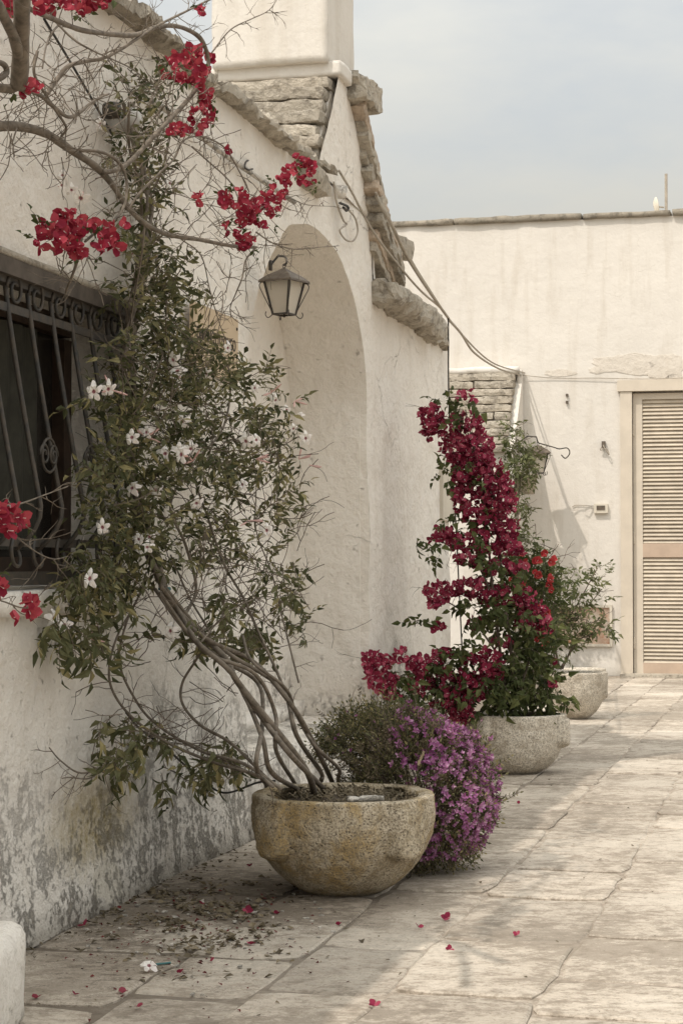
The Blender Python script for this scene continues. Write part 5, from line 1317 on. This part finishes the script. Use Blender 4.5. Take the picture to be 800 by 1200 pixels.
# vine up the lean-to corner
sh4 = shrub('light green climber trailing round the far lantern and the hanging pot', 'climber', PY(600, 785, 17.0),
    [(606, 520, 12, 18, 0, 34), (618, 535, 13, 16, -.1, 34), (604, 545, 14, 18, 0, 34), (600, 590, 12, 24, 0, 30), (606, 625, 12, 26, 0, 34), (616, 600, 10, 26, 0, 12), (600, 660, 16, 24, 0, 30), (625, 555, 8, 10, -.1, 10), (612, 690, 20, 20, 0, 24), (600, 500, 8, 8, 0, 6)],
    lambda x, y, dy=0: PY(x, y, 17.1 + dy), Swarm([sprig_mesh('leaf_sprig', 7, .11, .052, .012, l3, True, .4, 950 + k) for k in range(4)]),
    [[(600, 785, 0), (604, 720, 0), (600, 650, 0), (605, 590, 0), (600, 520, 0)], [(604, 785, 0), (610, 700, 0), (606, 620, 0), (610, 560, 0), (620, 530, 0)]], .009, M['barkdark'], twn=.3, seed=52, hang=.3, name='climber')
# scarlet flowering bush between the second and third planters
sc_e = shrub('loose bush with scattered bright scarlet flowers, right of the crimson column', 'flowering bush', (1.10, 10.9, .0),
    [(620, 650, 22, 20, 0, 34), (640, 670, 18, 24, 0, 26), (612, 680, 26, 24, 0, 40), (635, 700, 18, 24, 0, 30), (625, 735, 24, 24, 0, 34), (622, 770, 24, 24, 0, 34), (615, 800, 22, 22, 0, 26)],
    lambda x, y, dy=0: PY(x, y, 10.9 + dy), Swarm([sprig_mesh('leaf_sprig', 7, .09, .040, .012, l2, True, .4, 980 + k) for k in range(3)]),
    [[(615, 870, 0), (616, 800, 0), (618, 740, 0), (622, 680, 0), (630, 650, 0)], [(618, 870, 0), (624, 790, 0), (632, 720, 0), (642, 670, 0)]], .008, M['barkdark'], twn=.3, seed=53, name='flowering_bush')
sf = Swarm([bract_mesh('scarlet_flower', .032, [M['scarlet'], M['petal']], 990 + k, 4) for k in range(3)]); random.seed(6)
for (x, y, rx, ry, n) in [(637, 650, 4, 3, 2), (626, 660, 5, 5, 2), (645, 658, 4, 4, 3), (632, 675, 7, 5, 5), (645, 682, 5, 5, 4), (647, 690, 3, 3, 1), (615, 655, 6, 6, 2), (627, 712, 3, 6, 3), (638, 735, 6, 8, 7), (612, 690, 9, 8, 3), (634, 752, 5, 8, 4), (600, 680, 5, 5, 2), (640, 718, 4, 4, 2)]:
    for _ in range(n):
        q = ru(0, 6.283); rr = math.sqrt(rnd()); sf.add(PY(x + rx * rr * math.cos(q), y + ry * rr * math.sin(q), 10.75 + ru(-.05, .05)), Vector((ru(-1, 1), -1, ru(-.5, 1))).normalized().to_track_quat('Z', 'Y').to_matrix(), ru(.8, 1.15))
sf.emit('scarlet_flower', sc_e, 90, 'blossom', depth_key=lambda q: q[0].y, origin=sc_e.location.copy())

# ---------------------------------------------------------------- purple flowering mound behind the front planter
pm = plant('flowering_shrub', 'rounded mound of small purple flowers spilling over behind the front planter', 'flowering shrub', (.262, 6.45, 0)); PO = pm.location.copy()
random.seed(60)
def mound_pt(px, py):                      # a surface point of the mound seen at this pixel
    return None
CTR = Vector((.262, 6.42, .245)); RAD = Vector((.225, .24, .26))
CT2 = Vector((.11, 6.58, .37)); RD2 = Vector((.18, .20, .145))
gs = Swarm([sprig_mesh('green_sprig', 9, .055, .016, .0032, [M['leaf3'] if k == 3 else M['leaf'], M['barkdark']], True, .1, 1000 + k) for k in range(3)])
pf = Swarm([bract_mesh('purple_flower', .0165, [M['purple'], M['dryhead']], 1100 + k, 5 if k % 2 else 4, True, .55) for k in range(8)])
dr = Swarm([sprig_mesh('dry_sprig', 7, .04, .014, .003, [M['leafdry'], M['barkdark']], True, .1, 1200 + k) for k in range(3)])
core = MB()
def shell(C, Rr, rr): 
    v = Vector((random.gauss(0, 1), random.gauss(0, 1), random.gauss(0, 1))).normalized()
    return C + Vector((v.x * Rr.x, v.y * Rr.y, v.z * Rr.z)) * rr * (1 + .17 * noise.noise(v * 2.1 + C * 3) + .10 * noise.noise(v * 6 + C)), v
for i in range(3600):
    first = i % 5 < 3
    C, Rr = (CTR, RAD) if first else (CT2, RD2)
    p, v = shell(C, Rr, ru(.62, .98))
    if p.z < .02: continue
    if not first and v.z < -.2: continue
    if (p.xy - Vector(P1)).length < .285 and p.z < .31: continue
    gs.add(p, look_rot(v + Vector((ru(-.5, .5), ru(-.5, .5), ru(-.1, .8))), ru(-2, 2)), ru(.7, 1.2))
for i in range(3300):
    p, v = shell(CTR, RAD, ru(.95, 1.07))
    if p.z < .03 or (p.xy - Vector(P1)).length < .285 and p.z < .31: continue
    wgt = .34 + .95 * v.x - .15 * v.y * 0 + .7 * noise.noise(p * 9) + (.25 if v.z > .3 else 0) - (.5 if v.z < -.75 else 0)
    if p.x < .16: wgt -= .5
    if rnd() < wgt: pf.add(p, (v + Vector((ru(-.6, .6), ru(-.8, .2), ru(-.3, .6)))).normalized().to_track_quat('Z', 'Y').to_matrix(), ru(.5, 1.25))
    elif rnd() < (.5 if v.z > .25 and v.x < .5 else .14): dr.add(p, look_rot(v + Vector((0, 0, .5)), ru(-2, 2)), ru(.6, 1.1))
for i in range(150):      # stray stems that break the outline, some with a bloom
    p, v = shell(CTR if i % 3 else CT2, RAD if i % 3 else RD2, .95)
    if p.z < .05 or v.z < -.5 or (p.xy - Vector(P1)).length < .3: continue
    e_ = p + v * ru(.02, .07) + Vector((0, 0, ru(-.02, .03))); core.tube([p - v * .08, p, e_], .0012, 3, cap=False)
    (pf if rnd() < .55 and v.x > 0 else dr if rnd() < .5 else gs).add(e_, look_rot(v + Vector((0, 0, .3)), ru(-2, 2)), ru(.6, 1.1))
for i in range(70):
    p, v = shell(CT2, RD2, ru(.98, 1.05))
    if v.z > .1: pf.add(p, (v + Vector((ru(-.6, .6), -.3, .4))).normalized().to_track_quat('Z', 'Y').to_matrix(), ru(.5, .8))
for i in range(130):
    q = ru(0, 6.283); core.tube([PO + Vector((.02, 0, 0)), CTR.lerp(PO, .4) + Vector((ru(-.06, .06), ru(-.06, .06), 0)), CTR + Vector((math.cos(q) * RAD.x, math.sin(q) * RAD.y, ru(-.1, .25))) * .85], [.004, .003, .0012], 4, cap=False)
core.v = [tuple(Vector(v) - PO) for v in core.v]; core.build('woody_stems', M['barkdark'], pm)
gs.emit('green_sprig', pm, 150, 'foliage', depth_key=lambda q: q[0].y, origin=PO)
pf.emit('purple_flower', pm, 300, 'blossom', depth_key=lambda q: q[0].y - q[0].x, origin=PO)
dr.emit('dry_sprig', pm, 60, 'dry_flower_heads', depth_key=lambda q: q[0].y, origin=PO)
# a single grass ear in the planter
e = empty('grass_ear', pot_pt(487, 918), 0, 'single pale green grass ear standing in the front planter', 'grass'); G0_ = e.location
mb = MB(); a = PY(488, 915, 6.12) - G0_; b = PY(490, 895, 6.12) - G0_; c_ = PY(496, 882, 6.12) - G0_; mb.tube([Vector((0, 0, -.03)), a, b, c_], .0012, 4); mb.build('stalk', M['leaf3'], e)
mb = MB(); p = b
for k in range(26):
    f = k / 25; q = b.lerp(c_, f); mb.box(q, (.0018, .0018, .006), Matrix.Rotation(ru(-.4, .6), 3, 'Y') @ Matrix.Rotation(ru(-.5, .5), 3, 'X'))
mb.build('seed_head', M['dryhead'], e)

# ---------------------------------------------------------------- litter on the paving
random.seed(90)
def gpt(x, y, z=.0): d = ray(x, y); k = (z - 1) / d.z; return CAMP + d * k
fb = bract_mesh('fallen_flower', .022, [M['crimson'], M['petal']], 1500, 3, False); fb2 = bract_mesh('fallen_flower', .022, [M['crimson'], M['petal']], 1501, 2, False)
for i, (x, y) in enumerate([(397, 1084), (294, 1107), (290, 1068), (88, 1166), (144, 1164), (324, 1071), (24, 1168), (43, 1170), (164, 1180), (490, 1087), (523, 1076), (526, 1113), (607, 942), (438, 1178), (605, 1095), (236, 1060), (293, 1015), (100, 1084), (212, 1140), (249, 1126)]):
    o = link('fallen_flower', fb if i % 3 else fb2); o.location = gpt(x, y, .004); o.rotation_euler = (ru(-.6, .6), ru(-.6, .6), ru(0, 6)); o.scale = (ru(.6, 1),) * 3 if y > 950 else (.8,) * 3
    tag(o, 'dry fallen red bougainvillea flower lying loose on the worn paving', 'fallen flower', 'fallen red flowers on the paving')
for i, (x, y) in enumerate([(175, 1131)]):
    o = link('trumpet_flower', tm[0]); put(o, gpt(x, y, .02), Vector((.2, -.5, .8)).to_track_quat('Z', 'Y'), .9); tag(o, 'fallen white trumpet flower lying on the paving below the wall', 'fallen flower')
mb = MB(); a = gpt(183, 1130, .006); b = gpt(200, 1128, .006); mb.v = []; mb.tube([Vector((0, 0, 0)), b - a], .003, 5); o = mb.build('plastic_tie', mtie); o.location = a; tag(o, 'short strip of dark teal plastic tie on the paving', 'plastic tie')
mb = MB()
n = 0
def leafbit(p, s_):
    g, f_ = leaf_geo(s_, s_ * ru(.18, .5), ru(-.6, .8), ru(.1, .8)); rm = Matrix.Rotation(ru(0, 6.283), 3, 'Z') @ Matrix.Rotation(ru(-.25, .25), 3, 'X') @ Matrix.Rotation(ru(-.5, .5), 3, 'Y')
    mb.add([rm @ Vector(v) + p for v in g], f_)
for _ in range(1500):
    x, y = random.gauss(235, 62), random.gauss(1072, 30)
    p = gpt(x, y, .004); l = loc(p)
    if l[1] > -.02 or y > 1190: continue
    if noise.noise(Vector((p.x * 5, p.y * 5, 1))) < -.12: continue
    leafbit(p, ru(.007, .030))
for _ in range(260):       # drift along the foot of the wall
    s_ = ru(4.5, 9); p = wpt(s_, -abs(random.gauss(.03, .04)) - .02, .004); leafbit(p, ru(.006, .02))
for _ in range(170):
    p = wpt(ru(4.2, 12), -ru(.05, 1.6), .004); leafbit(p, ru(.004, .014))
o = mb.build('leaf_litter', M['leafdry']); tag(o, kind='stuff')
mb = MB()
for _ in range(330):
    x, y = random.gauss(215, 80), random.gauss(1085, 38); p = gpt(x, y, .004)
    if loc(p)[1] > -.03 or y > 1195: continue
    leafbit(p, ru(.006, .016))
mred = mat_leaf('dried_red_petal', [(.05, .012, .012), (.09, .018, .018), (.16, .030, .028)], trans=.1)
o = mb.build('dried_petals', mred); tag(o, kind='stuff')
mb = MB(); 
for _ in range(90):
    x, y = random.gauss(225, 75), random.gauss(1080, 35); p = gpt(x, y, .003); l = loc(p)
    if l[1] > -.02: continue
    mb.box(p, (ru(.002, .009), ru(.002, .006), .002), Matrix.Rotation(ru(0, 3), 3, 'Z'))
o = mb.build('plaster_crumbs', M['wall2']); tag(o, kind='stuff')
print('objects', len(bpy.data.objects), 'tris', sum(len(m_.polygons) for m_ in bpy.data.meshes))
